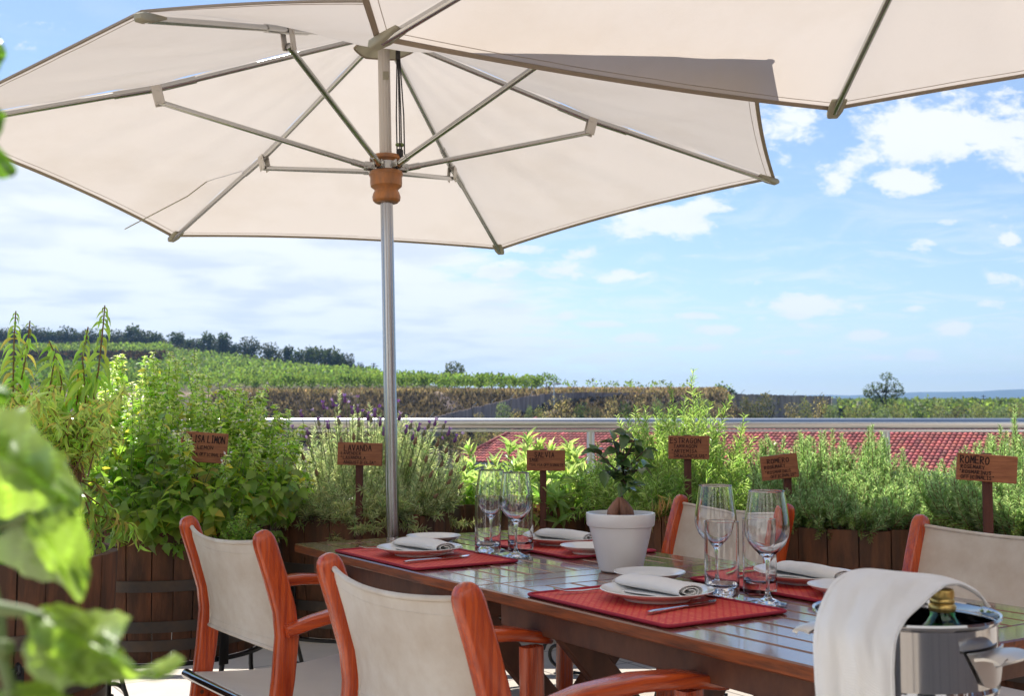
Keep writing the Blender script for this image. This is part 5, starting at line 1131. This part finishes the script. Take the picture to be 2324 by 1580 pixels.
leafy(lf,leaf_tpl(4,.3,.35,'lance'),med,.017,.15,lambda t:.034-.008*t,.30,.6,(.35,.25),YG,(.50,.42,.14),.14,per=2,vv=.2)
leafy(lf,tv_,droop,.016,.3,lambda t:.048-.012*t,.27,.55,(.75,.2),(.30,.42,.10),(.46,.36,.14),.2,per=2)
fin(e,'leaves',lf.mesh('leaves',M['leaf'])); fin(e,'stems',stems_mesh('stems',tallst,.0036,.0018,M['stem'])); fin(e,'twigs',stems_mesh('twigs',med+droop,.0022,.001,M['stem']))
base=PP((150,1320),(160,1230),(168,1160),(172,1100)); mb=MB(); 
for k in range(4): mb.tube([Vector(q)+Vector((.012*math.cos(k*1.6),.012*math.sin(k*1.6),0)) for q in base],.006,7)
fin(e,'woody_base',mb.mesh('woody_base',M['stem'],60))
e=herb('mint_plant',(-1.45,2.85),'shaded rounded leaves below the verbena at the left edge'); sp=[]
for i in range(46): px=rng.uniform(-80,120); y=rng.uniform(1040,1320); b=P(px*.5-20,1290,2.95); t=P(px,y,2.86+rng.normal(0,.07)); sp.append(np.array([tuple(b),tuple(np.array(b)*.5+np.array(t)*.5+np.array((0,-.02,.05))),tuple(t)]))
lf=LF(); leafy(lf,leaf_tpl(6,.25,.25,'ovate',.1),sp,.024,.1,lambda t:.042-.012*t,.75,.75,(.25,.25),(.09,.18,.04),(.25,.28,.06),.08); fin(e,'leaves',lf.mesh('leaves',M['leaf'])); fin(e,'stems',stems_mesh('stems',sp,.003,.0015,M['gstem']))

# ================================================================== SIGNS
FT={'A':[[(0,0),(.5,1),(1,0)],[(.2,.38),(.8,.38)]],'B':[[(0,0),(0,1),(.7,.95),(.75,.6),(0,.52)],[(.7,.5),(.85,.2),(.6,0),(0,0)]],'C':[[(.95,.85),(.6,1),(.15,.85),(0,.5),(.15,.12),(.6,0),(.95,.15)]],'D':[[(0,0),(0,1),(.6,.95),(1,.5),(.6,.05),(0,0)]],'E':[[(.9,1),(0,1),(0,0),(.9,0)],[(0,.52),(.7,.52)]],'F':[[(.9,1),(0,1),(0,0)],[(0,.52),(.7,.52)]],'G':[[(.95,.85),(.5,1),(.1,.8),(0,.4),(.3,0),(.85,.05),(.95,.45),(.55,.45)]],'I':[[(.5,0),(.5,1)],[(.2,0),(.8,0)],[(.2,1),(.8,1)]],'L':[[(0,1),(0,0),(.85,0)]],'M':[[(0,0),(.08,1),(.5,.35),(.92,1),(1,0)]],'N':[[(0,0),(0,1),(.95,0),(.95,1)]],'O':[[(.5,1),(.1,.8),(0,.45),(.2,.05),(.55,0),(.9,.2),(1,.6),(.8,.92),(.5,1)]],'R':[[(0,0),(0,1),(.75,.95),(.85,.65),(.1,.5),(.9,0)]],'S':[[(.9,.88),(.5,1),(.1,.8),(.3,.55),(.8,.45),(.85,.15),(.45,0),(.05,.12)]],'T':[[(.5,0),(.5,1)],[(0,1),(1,1)]],'U':[[(0,1),(.05,.2),(.4,0),(.85,.15),(.95,1)]],'V':[[(0,1),(.5,0),(1,1)]],'Y':[[(0,1),(.5,.5),(1,1)],[(.5,.5),(.5,0)]],'"':[[(.3,1),(.25,.75)],[(.6,1),(.55,.75)]],' ':[]}
def lettering(lines,w,h):
    mb=MB(); r_=random.Random(len(lines[0][0])*7)
    for txt,x0,y0,cw,chh,th in lines:
        x=x0
        for chx in txt:
            if chx=='I': adv=cw*.75
            elif chx==' ': adv=cw*.6
            else: adv=cw
            dy=r_.uniform(-.06,.06)*chh; sl=r_.uniform(-.05,.08)
            for strk in FT[chx]:
                pts=[(x+(px_+sl*py_)*adv*.72,y0+dy+py_*chh) for px_,py_ in strk]
                for a,b in zip(pts[:-1],pts[1:]):
                    dx,dz=b[0]-a[0],b[1]-a[1]; l=math.hypot(dx,dz) or 1e-6; nx,nz=-dz/l*th/2,dx/l*th/2; ex,ez=dx/l*th*.3,dz/l*th*.3; vs=[]
                    for yy in (-.0008,.0005):
                        vs+=[(a[0]+nx-ex,yy,a[1]+nz-ez),(b[0]+nx+ex,yy,b[1]+nz+ez),(b[0]-nx+ex,yy,b[1]-nz+ez),(a[0]-nx-ex,yy,a[1]-nz-ez)]
                    mb.add(vs,[(0,1,2,3),(7,6,5,4),(0,4,5,1),(1,5,6,2),(2,6,7,3),(3,7,4,0)])
            x+=adv
    return mb
def sign(px,py,d,w,h,yaw,roll,postpx,label,lines,sag=0):
    c=P(px,py,d); zb=SZ-.03; e=empty('herb_sign',(c.x,c.y,zb),R(yaw),label=label,cat='sign',group='hand lettered wooden herb signs'); zc=c.z-zb; m=Matrix.Translation((0,0,zc))@Matrix.Rotation(R(roll),4,'Y')
    mb=MB(); mb.box((0,0,0),(w,.012,h),None,.0015); mb.xf(m).build('board',M['sign'],e,None)
    ox=(P(postpx,py,d)-c).x; mb=MB(); mb.sweep([(ox,.0135,-.02),(ox,.0135,zc-h*.3),(ox,.0135,zc+h*.5+.003)],.026,.012,(1,0,0),n=12); mb.build('post',M['signpost'],e,30)
    mb=lettering(lines,w,h); mb.v=[(x-w/2,y-.0062,z-h/2) for x,y,z in mb.v]; mb.xf(m).build('lettering',M['ink'],e,None)
sign(463,1016,3.76,.150,.098,8,4,441,'wooden sign reading LIMON and LEMON half buried in the lemon balm',[('MELISA LIMON',.008,.066,.0122,.022,.0030),('LEMON',.055,.044,.0105,.011,.0018),('MELISSA OFFICINALIS',.008,.022,.0076,.010,.0016)])
sign(817,1031,4.06,.160,.080,-6,1.5,814,'wooden sign reading LAVANDA in the lavender left of the umbrella pole',[('LAVANDA',.024,.052,.0145,.020,.0028),('LAVENDER',.014,.037,.0092,.010,.0017),('"LAVANDULA',.012,.022,.0092,.010,.0017),('ANGUSTIFOLIA"',.024,.006,.0095,.010,.0017)])
sign(1239,1045.5,4.46,.149,.080,2,.5,1233,'wooden sign reading SALVIA in the sage above the left wine glasses',[('SALVIA',.030,.052,.0138,.020,.0026),('SAGE',.010,.036,.0095,.013,.0020),('"SALVIA OFFICINALIS"',.010,.018,.0076,.010,.0016)])
sign(1563,1016,4.04,.142,.082,-4,.5,1561,'wooden sign reading ESTRAGON among the thin tarragon leaves',[('ESTRAGON',.006,.056,.0138,.017,.0024),('TARRAGON',.018,.040,.0105,.011,.0019),('"ARTEMISA',.010,.023,.0105,.011,.0019),('DRACUNCULUS"',.020,.006,.0098,.011,.0019)])
sign(1769,1060,3.72,.124,.078,10,-6,1792,'smaller ROMERO sign tilted up at its right end, left of the big rosemary',[('ROMERO',.020,.053,.0128,.014,.0022),('ROSEMARY',.008,.037,.0092,.010,.0017),('"ROSMARINUS',.008,.020,.0084,.009,.0016),('OFFICINALIS"',.026,.006,.0080,.009,.0016)])
sign(2239,1063,3.10,.154,.073,-10,4,2242,'clear ROMERO sign at the far right sloping down to its right end',[('ROMERO',.008,.047,.0128,.019,.0027),('ROSEMARY',.010,.033,.0078,.009,.0017),('"ROSMARINUS',.006,.019,.0078,.009,.0017),('OFFICINALIS"',.011,.006,.0078,.009,.0017)])

# ================================================================== FOREGROUND PLANT
fg=empty('tomato_plant',tuple(P(-60,1500,.43)),0,label='large bright lobed leaves close to the camera at the left edge, out of focus',cat='plant')
def bigleaf(outline,mid,d,dd,col,seed,bul=.012,tilt=(0,0)):
    ks=.70; d*=ks; dd*=ks; bul*=ks; tilt=(tilt[0]*ks,tilt[1]*ks)
    r_=np.random.default_rng(seed); m0,m1=np.array(mid[0],float),np.array(mid[1],float); ax=m1-m0; LL=(ax@ax)
    pts=[]; O_=[np.array(p,float) for p in outline]; Q=[]
    for a,b in zip(O_,O_[1:]+O_[:1]):
        n=max(1,int(np.linalg.norm(b-a)/9))
        for i in range(n): Q.append(a+(b-a)*i/n)
    # smooth outline
    Q=np.array(Q); cc_=Q.mean(0); nn_=np.arange(len(Q)); Q=Q+(Q-cc_)/np.linalg.norm(Q-cc_,axis=1,keepdims=True)*(9.*np.abs(((nn_*.23)%1)*2-1)+3*np.sin(nn_*.9+seed)-3)[:,None]
    for _ in range(1): Q=.2*np.roll(Q,1,0)+.6*Q+.2*np.roll(Q,-1,0)
    rings=7; vs=[];C=[]; xc,yc=(m0+m1)/2
    for i,q in enumerate(Q):
        t=np.clip((q-m0)@ax/LL,0,1); mp=m0+ax*t; dist=np.linalg.norm(q-mp)
        for k in range(rings+1):
            f=k/rings; p=mp+(q-mp)*f; w=f*dist
            dep=d+dd*(f*f*dist/120)+bul*math.sin(p[0]*.035+seed)*math.cos(p[1]*.03)*.5+(p[0]-xc)*tilt[0]+(p[1]-yc)*tilt[1]+.0025*math.sin(w*.25+i*.35)
            vs.append(tuple(P(p[0],p[1],dep))); v=.85+.3*r_.random(); vein=1.35 if k==0 else 1
            vv_=1.45 if (abs(((i+k*1.2)%9)-4)<.7) else .92; C.append(np.array(col)*vein*vv_*(1+.10*math.sin(i*.37+k)))
    n=len(Q); W=rings+1; fs=[(i*W+k,((i+1)%n)*W+k,((i+1)%n)*W+k+1,i*W+k+1) for i in range(n) for k in range(rings)]
    me=npmesh('leaf',vs,fs,np.clip(np.array(C),.01,.9),M['fleaf'],True); return fin(fg,'leaf',me)
LC=(.21,.31,.06)
bigleaf([(133,1372),(173,1379),(200,1392),(234,1386),(279,1394),(300,1403),(279,1424),(245,1440),(236,1446),(266,1466),(293,1495),(309,1522),(341,1511),(372,1495),(396,1479),(418,1496),(399,1524),(372,1543),(319,1541),(266,1546),(213,1553),(160,1553),(149,1560),(136,1578),(117,1580),(88,1547),(56,1513),(53,1479),(66,1439),(57,1402),(88,1382)],((60,1392),(330,1528)),.60,.05,LC,1,.02,(.00012,-.0002))
bigleaf([(60,1165),(110,1150),(160,1150),(186,1181),(203,1225),(205,1268),(200,1320),(187,1370),(172,1362),(158,1344),(128,1316),(82,1320),(40,1294),(-10,1270),(-20,1230),(20,1215)],((60,1165),(185,1355)),.66,.04,(.17,.26,.055),2,.02,(-.0003,.0003))
bigleaf([(-60,925),(20,930),(62,926),(72,955),(84,985),(120,1012),(150,1040),(163,1080),(190,1120),(180,1165),(130,1178),(80,1215),(30,1185),(-40,1150),(-80,1050)],((-60,1000),(170,1140)),.70,.06,LC,3,.03,(.0002,.0001))
bigleaf([(-60,235),(4,246),(14,262),(2,300),(-8,325),(14,352),(42,386),(34,402),(0,401),(-60,392)],((-60,300),(30,390)),.66,.03,(.12,.24,.035),4)
bigleaf([(-50,70),(0,86),(13,104),(10,132),(-8,166),(-50,180)],((-50,120),(8,110)),.7,.03,(.10,.20,.04),5)
bigleaf([(-60,860),(4,872),(20,890),(22,912),(0,922),(-60,930)],((-60,890),(15,900)),.68,.03,(.14,.26,.035),6)
bigleaf([(-40,1590),(20,1560),(70,1546),(120,1556),(165,1592),(160,1640),(-40,1660)],((-30,1620),(140,1580)),.60,.03,LC,7)
mb=MB(); mb.tube([P(-70,1368,0.4340),P(0,1382,0.4270),P(60,1390,0.4235),P(95,1400,0.4200)],[0.0029,0.0027,0.0021,0.0014],10); mb.tube([P(-30,1300,0.4480),P(-4,1400,0.4340),P(2,1480,0.4270),P(22,1560,0.4200),P(30,1680,0.4200)],[0.0024,0.0024,0.0024,0.0021,0.0021],10); mb.tube([P(-60,980,0.4900),P(-30,1100,0.4760),P(-30,1300,0.4480)],0.0028,10); mb.tube([P(-30,1200,0.4690),P(20,1190,0.4655),P(64,1168,0.4620)],0.0020,8)
mb.tube([P(-80,300,0.4760),P(-75,700,0.4900),P(-60,980,0.4900)],0.0024,8); mb.tube([P(-75,880,0.4900),P(-40,890,0.4830)],0.0017,8); mb.tube([P(-80,120,0.4900),P(-30,118,0.4900)],0.0017,8); mb.tube([P(-80,300,0.4760),P(-80,120,0.4900)],0.0021,8); mb.tube([P(-80,300,0.4760),P(-50,305,0.4690)],0.0017,8)
fin(fg,'stem',mb.mesh('stem',M['gstem'],60))
mb=MB(); q=P(8,1475,0.4256); mb.lathe([(0,-.004),(.0031,-.0028),(.004,0),(.0031,.0028),(0,.004)],16,q); fin(fg,'bud',mb.mesh('bud',M['gstem'],60))
# ================================================================== labels for repeats
ORD=['leftmost','second','third','fourth','fifth','sixth','seventh','eighth','ninth','tenth','eleventh','twelfth','thirteenth','fourteenth','fifteenth','sixteenth','seventeenth','eighteenth','nineteenth','twentieth','twenty first','twenty second','twenty third','twenty fourth','twenty fifth','twenty sixth','twenty seventh','twenty eighth','twenty ninth','thirtieth','thirty first','thirty second','thirty third','thirty fourth','thirty fifth','thirty sixth','thirty seventh','thirty eighth','thirty ninth','fortieth','forty first','forty second','forty third','forty fourth','forty fifth','forty sixth','forty seventh','forty eighth','forty ninth','fiftieth']
def order(group,fn):
    obs=sorted([o for o in COL.objects if o.get('group')==group],key=lambda o:o.location.x/o.location.y)
    for i,o in enumerate(obs): o['label']=fn(ORD[i],i,len(obs),o)
lk={'leftmost':'leftmost'}
def lft(o): return o if o=='leftmost' else o+' from the left'
kinds={}
for (px,yt,w,k),o in zip(TR,[o for o in COL.objects if o.get('group')=='pine trees along the vineyard ridge']): kinds[o.name]=k
order('pine trees along the vineyard ridge',lambda a,i,n,o:('rounded','broad','slender','low bushy')[kinds[o.name]]+' ridge pine, '+lft(a) if i<n-1 else 'last small ridge pine, apart from the others at the right end')
sk={}
for s,o in zip(SL_,[o for o in COL.objects if o.get('group')=='scrubby bushes behind the railing']): sk[o.name]=s
order('scrubby bushes behind the railing',lambda a,i,n,o:SH[sk[o.name][5]][1]+' bush '+('beside the red roof, ' if sk[o.name][1]>930 else 'before the brushwood fence, ' if sk[o.name][0]<1900 else 'below the mountains, ')+lft(a))
order('front row of grapevines above the brown bank',lambda a,i,n,o:'front row grapevine above the brown bank, '+lft(a))
order('thin posts at the end of the vine rows',lambda a,i,n,o:'thin slanted braced post at the vineyard edge, '+lft(a))
# ================================================================== HAZE
mb=MB(); x0,x1,y0,y1,z0,z1=-2200,5900,-320,3900,-5,140; mb.box(((x0+x1)/2,(y0+y1)/2,(z0+z1)/2),(x1-x0,y1-y0,z1-z0)); hz=mb.build('haze',None,None,None); hz.data.materials.clear()
m=bpy.data.materials.new('air_haze'); m.use_nodes=True; nt=m.node_tree; nt.nodes.remove(nt.nodes['Principled BSDF']); pv=nt.nodes.new('ShaderNodeVolumePrincipled'); pv.inputs['Color'].default_value=(.36,.62,1.0,1); pv.inputs['Density'].default_value=.00028; pv.inputs['Anisotropy'].default_value=.25
nt.links.new(pv.outputs[0],nt.nodes['Material Output'].inputs['Volume']); hz.data.materials.append(m); tag(hz,kind='stuff')
# ================================================================== LIGHT, SKY, CAMERA
SEL,SAZ=R(50),R(-24)   # elevation, azimuth from +Y (left negative)
sd=Vector((math.sin(SAZ)*math.cos(SEL),math.cos(SAZ)*math.cos(SEL),math.sin(SEL)))
ld=bpy.data.lights.new('sun','SUN'); ld.energy=3.3; ld.angle=R(.5); ld.color=(1,.955,.88); lo=bpy.data.objects.new('sun',ld); COL.objects.link(lo); lo.rotation_euler=sd.to_track_quat('Z','Y').to_euler()
w=bpy.data.worlds.new('World'); sc.world=w; w.use_nodes=True; nt=w.node_tree; L=nt.links.new; bg=nt.nodes['Background']
sky=nt.nodes.new('ShaderNodeTexSky'); sky.sky_type='NISHITA'; sky.sun_disc=False; sky.sun_elevation=SEL; sky.sun_rotation=SAZ; sky.air_density=1.0; sky.dust_density=.25; sky.ozone_density=1.6
tc=nt.nodes.new('ShaderNodeTexCoord'); sp=nt.nodes.new('ShaderNodeSeparateXYZ'); L(tc.outputs['Generated'],sp.inputs[0])
def mth(op,a,b=None,c=None,clamp=False):
    n=nt.nodes.new('ShaderNodeMath'); n.operation=op; n.use_clamp=clamp
    for i,v in enumerate((a,b,c)):
        if v is None: continue
        if isinstance(v,(int,float)): n.inputs[i].default_value=v
        else: L(v,n.inputs[i])
    return n.outputs[0]
X,Y,Z=sp.outputs
Ys=mth('MAXIMUM',Y,.05); az=mth('DIVIDE',X,Ys); el=mth('DIVIDE',Z,Ys); front=mth('GREATER_THAN',Y,.05)
# cloud layer coordinates: a flat layer seen in perspective
zz=mth('ADD',mth('MAXIMUM',Z,0),.09); cx=mth('DIVIDE',X,zz); cyy=mth('DIVIDE',Y,zz)
cmb=nt.nodes.new('ShaderNodeCombineXYZ'); L(cx,cmb.inputs[0]); L(cyy,cmb.inputs[1])
def noise(vec,scale,detail,rough,dist=0,off=(0,0,0)):
    mp=nt.nodes.new('ShaderNodeMapping'); mp.inputs['Location'].default_value=off; L(vec,mp.inputs[0]); n=nt.nodes.new('ShaderNodeTexNoise'); n.inputs['Scale'].default_value=scale; n.inputs['Detail'].default_value=detail; n.inputs['Roughness'].default_value=rough; n.inputs['Distortion'].default_value=dist; L(mp.outputs[0],n.inputs['Vector']); return n.outputs['Fac']
n1=noise(cmb.outputs[0],1.1,9,.58,.3,(3.1,1.7,0)); n2=noise(cmb.outputs[0],4.2,8,.62,.2,(7,2,0))
cm2=nt.nodes.new('ShaderNodeCombineXYZ'); L(mth('MULTIPLY',az,1.0),cm2.inputs[0]); L(mth('MULTIPLY',el,1.9),cm2.inputs[1])
n3=noise(cm2.outputs[0],13,10,.60,.25,(2,5,0)); n4=noise(cm2.outputs[0],34,9,.65,.3,(1,9,0))
def sstep(v,a,b): 
    n=nt.nodes.new('ShaderNodeMapRange'); n.interpolation_type='SMOOTHSTEP'; L(v,n.inputs[0]); n.inputs[1].default_value=a; n.inputs[2].default_value=b; return n.outputs[0]
# left: broken white layer; right: mostly open
left=sstep(az,.12,-.16)                # 1 at left
low=sstep(el,.165,.08)
lay=mth('ADD',mth('MULTIPLY',n1,.65),mth('MULTIPLY',n2,.35)); 
cov=mth('ADD',mth('MULTIPLY',mth('MULTIPLY',left,sstep(el,.33,.16)),.40),-.085)
topleft=mth('MULTIPLY',mth('MULTIPLY',sstep(az,-.05,-.3),sstep(el,.24,.34)),-.05)
lowband=mth('MULTIPLY',mth('MULTIPLY',sstep(el,.12,.06),sstep(az,.46,.05)),.15)
d1=mth('ADD',mth('ADD',lay,cov),mth('ADD',topleft,lowband)); m1=sstep(d1,.52,.68)
def blob(px,py,wx,wy,k=1.):
    a=(px-1162)/F; e_=(950-py)/F; u_=mth('DIVIDE',mth('SUBTRACT',az,a),wx*1.35/F); v_=mth('DIVIDE',mth('SUBTRACT',el,e_),wy*1.5/F); r2=mth('ADD',mth('MULTIPLY',u_,u_),mth('MULTIPLY',v_,v_)); return mth('MULTIPLY',mth('EXPONENT',mth('MULTIPLY',r2,-1)),k)
bl=None
for b in ((2190,300,190,62,1.1),(2050,300,90,26,.8),(2290,340,90,48,.9),(2060,406,66,26,1.),(1905,412,34,28,.85),(1500,500,110,32,1.),(1600,470,60,20,.7),(1410,625,46,15,1.),(1850,690,90,20,1.05),(1935,694,40,14,.8),(1790,272,80,45,1.),(2100,554,34,16,.75),(2168,744,40,12,.95),(2095,806,36,9,.9),(1990,812,50,8,.8),(1285,615,60,22,.7),(1640,748,70,10,.8),(1470,768,80,12,.8),(1120,620,60,30,.8),(1240,720,60,10,.8),(2280,628,36,12,.7),(2150,500,34,12,.6),(2310,545,24,14,.7),(1730,724,30,9,.7),(1110,680,60,10,.8),(1360,735,60,8,.7),(1860,740,50,8,.6),(1560,715,60,9,.8),(1690,640,44,10,.6),(1330,575,50,12,.6),(1960,760,60,9,.7),(2240,690,36,9,.7),(1540,790,90,8,.7),(1400,820,90,7,.7),(1780,800,60,7,.6),(2080,700,36,8,.6),(1200,560,70,14,.6)):
    x_=blob(*b); bl=x_ if bl is None else mth('MAXIMUM',bl,x_)
d2=mth('ADD',mth('ADD',mth('MULTIPLY',bl,.50),mth('MULTIPLY',n3,1.15)),mth('MULTIPLY',n4,.75)); m2=mth('MULTIPLY',sstep(d2,1.10,1.33),front)
vn=noise(cmb.outputs[0],2.6,9,.66,.9,(4,13,0)); veil=mth('MULTIPLY',sstep(vn,.44,.70),mth('ADD',mth('MULTIPLY',sstep(el,.27,.06),.55),.10)); mask=mth('MAXIMUM',mth('MAXIMUM',m1,m2),veil); 
# cloud shade: slightly grey violet in the thick parts
shade=sstep(noise(cmb.outputs[0],2.3,6,.5,.2,(11,4,0)),.42,.68)
mc=nt.nodes.new('ShaderNodeMix'); mc.data_type='RGBA'; L(mth('MULTIPLY',shade,mth('ADD',mth('MULTIPLY',left,.8),.15)),mc.inputs[0]); mc.inputs[6].default_value=(7.0,7.1,7.25,1); mc.inputs[7].default_value=(5.2,5.5,6.1,1)
mx=nt.nodes.new('ShaderNodeMix'); mx.data_type='RGBA'; L(mth('MULTIPLY',mask,.93),mx.inputs[0]); tn=nt.nodes.new('ShaderNodeMix'); tn.data_type='RGBA'; tn.blend_type='MULTIPLY'; tn.inputs[0].default_value=1; L(sky.outputs[0],tn.inputs[6]); tn.inputs[7].default_value=(.85,.87,.93,1); L(tn.outputs[2],mx.inputs[6]); L(mc.outputs[2],mx.inputs[7])
L(mx.outputs[2],bg.inputs['Color']); bg.inputs['Strength'].default_value=.074
cd=bpy.data.cameras.new('camera'); cam=bpy.data.objects.new('camera',cd); COL.objects.link(cam); cam.location=CAM; cam.rotation_euler=(PI/2+PITCH,0,0)
cd.sensor_width=36; cd.lens=36*F/2324; cd.clip_start=.05; cd.clip_end=12000; cd.dof.use_dof=True; cd.dof.focus_distance=3.0; cd.dof.aperture_fstop=11
sc.camera=cam
sc.view_settings.view_transform='Standard'; sc.view_settings.look='None'; sc.view_settings.gamma=1; sc.view_settings.exposure=1.08
cy_=sc.cycles; cy_.use_denoising=True; cy_.max_bounces=10; cy_.diffuse_bounces=4; cy_.glossy_bounces=5; cy_.transmission_bounces=10; cy_.transparent_max_bounces=12; cy_.volume_bounces=0; cy_.sample_clamp_indirect=6; cy_.caustics_reflective=False; cy_.caustics_refractive=False
for me in bpy.data.meshes:
    if me.users==0: pass
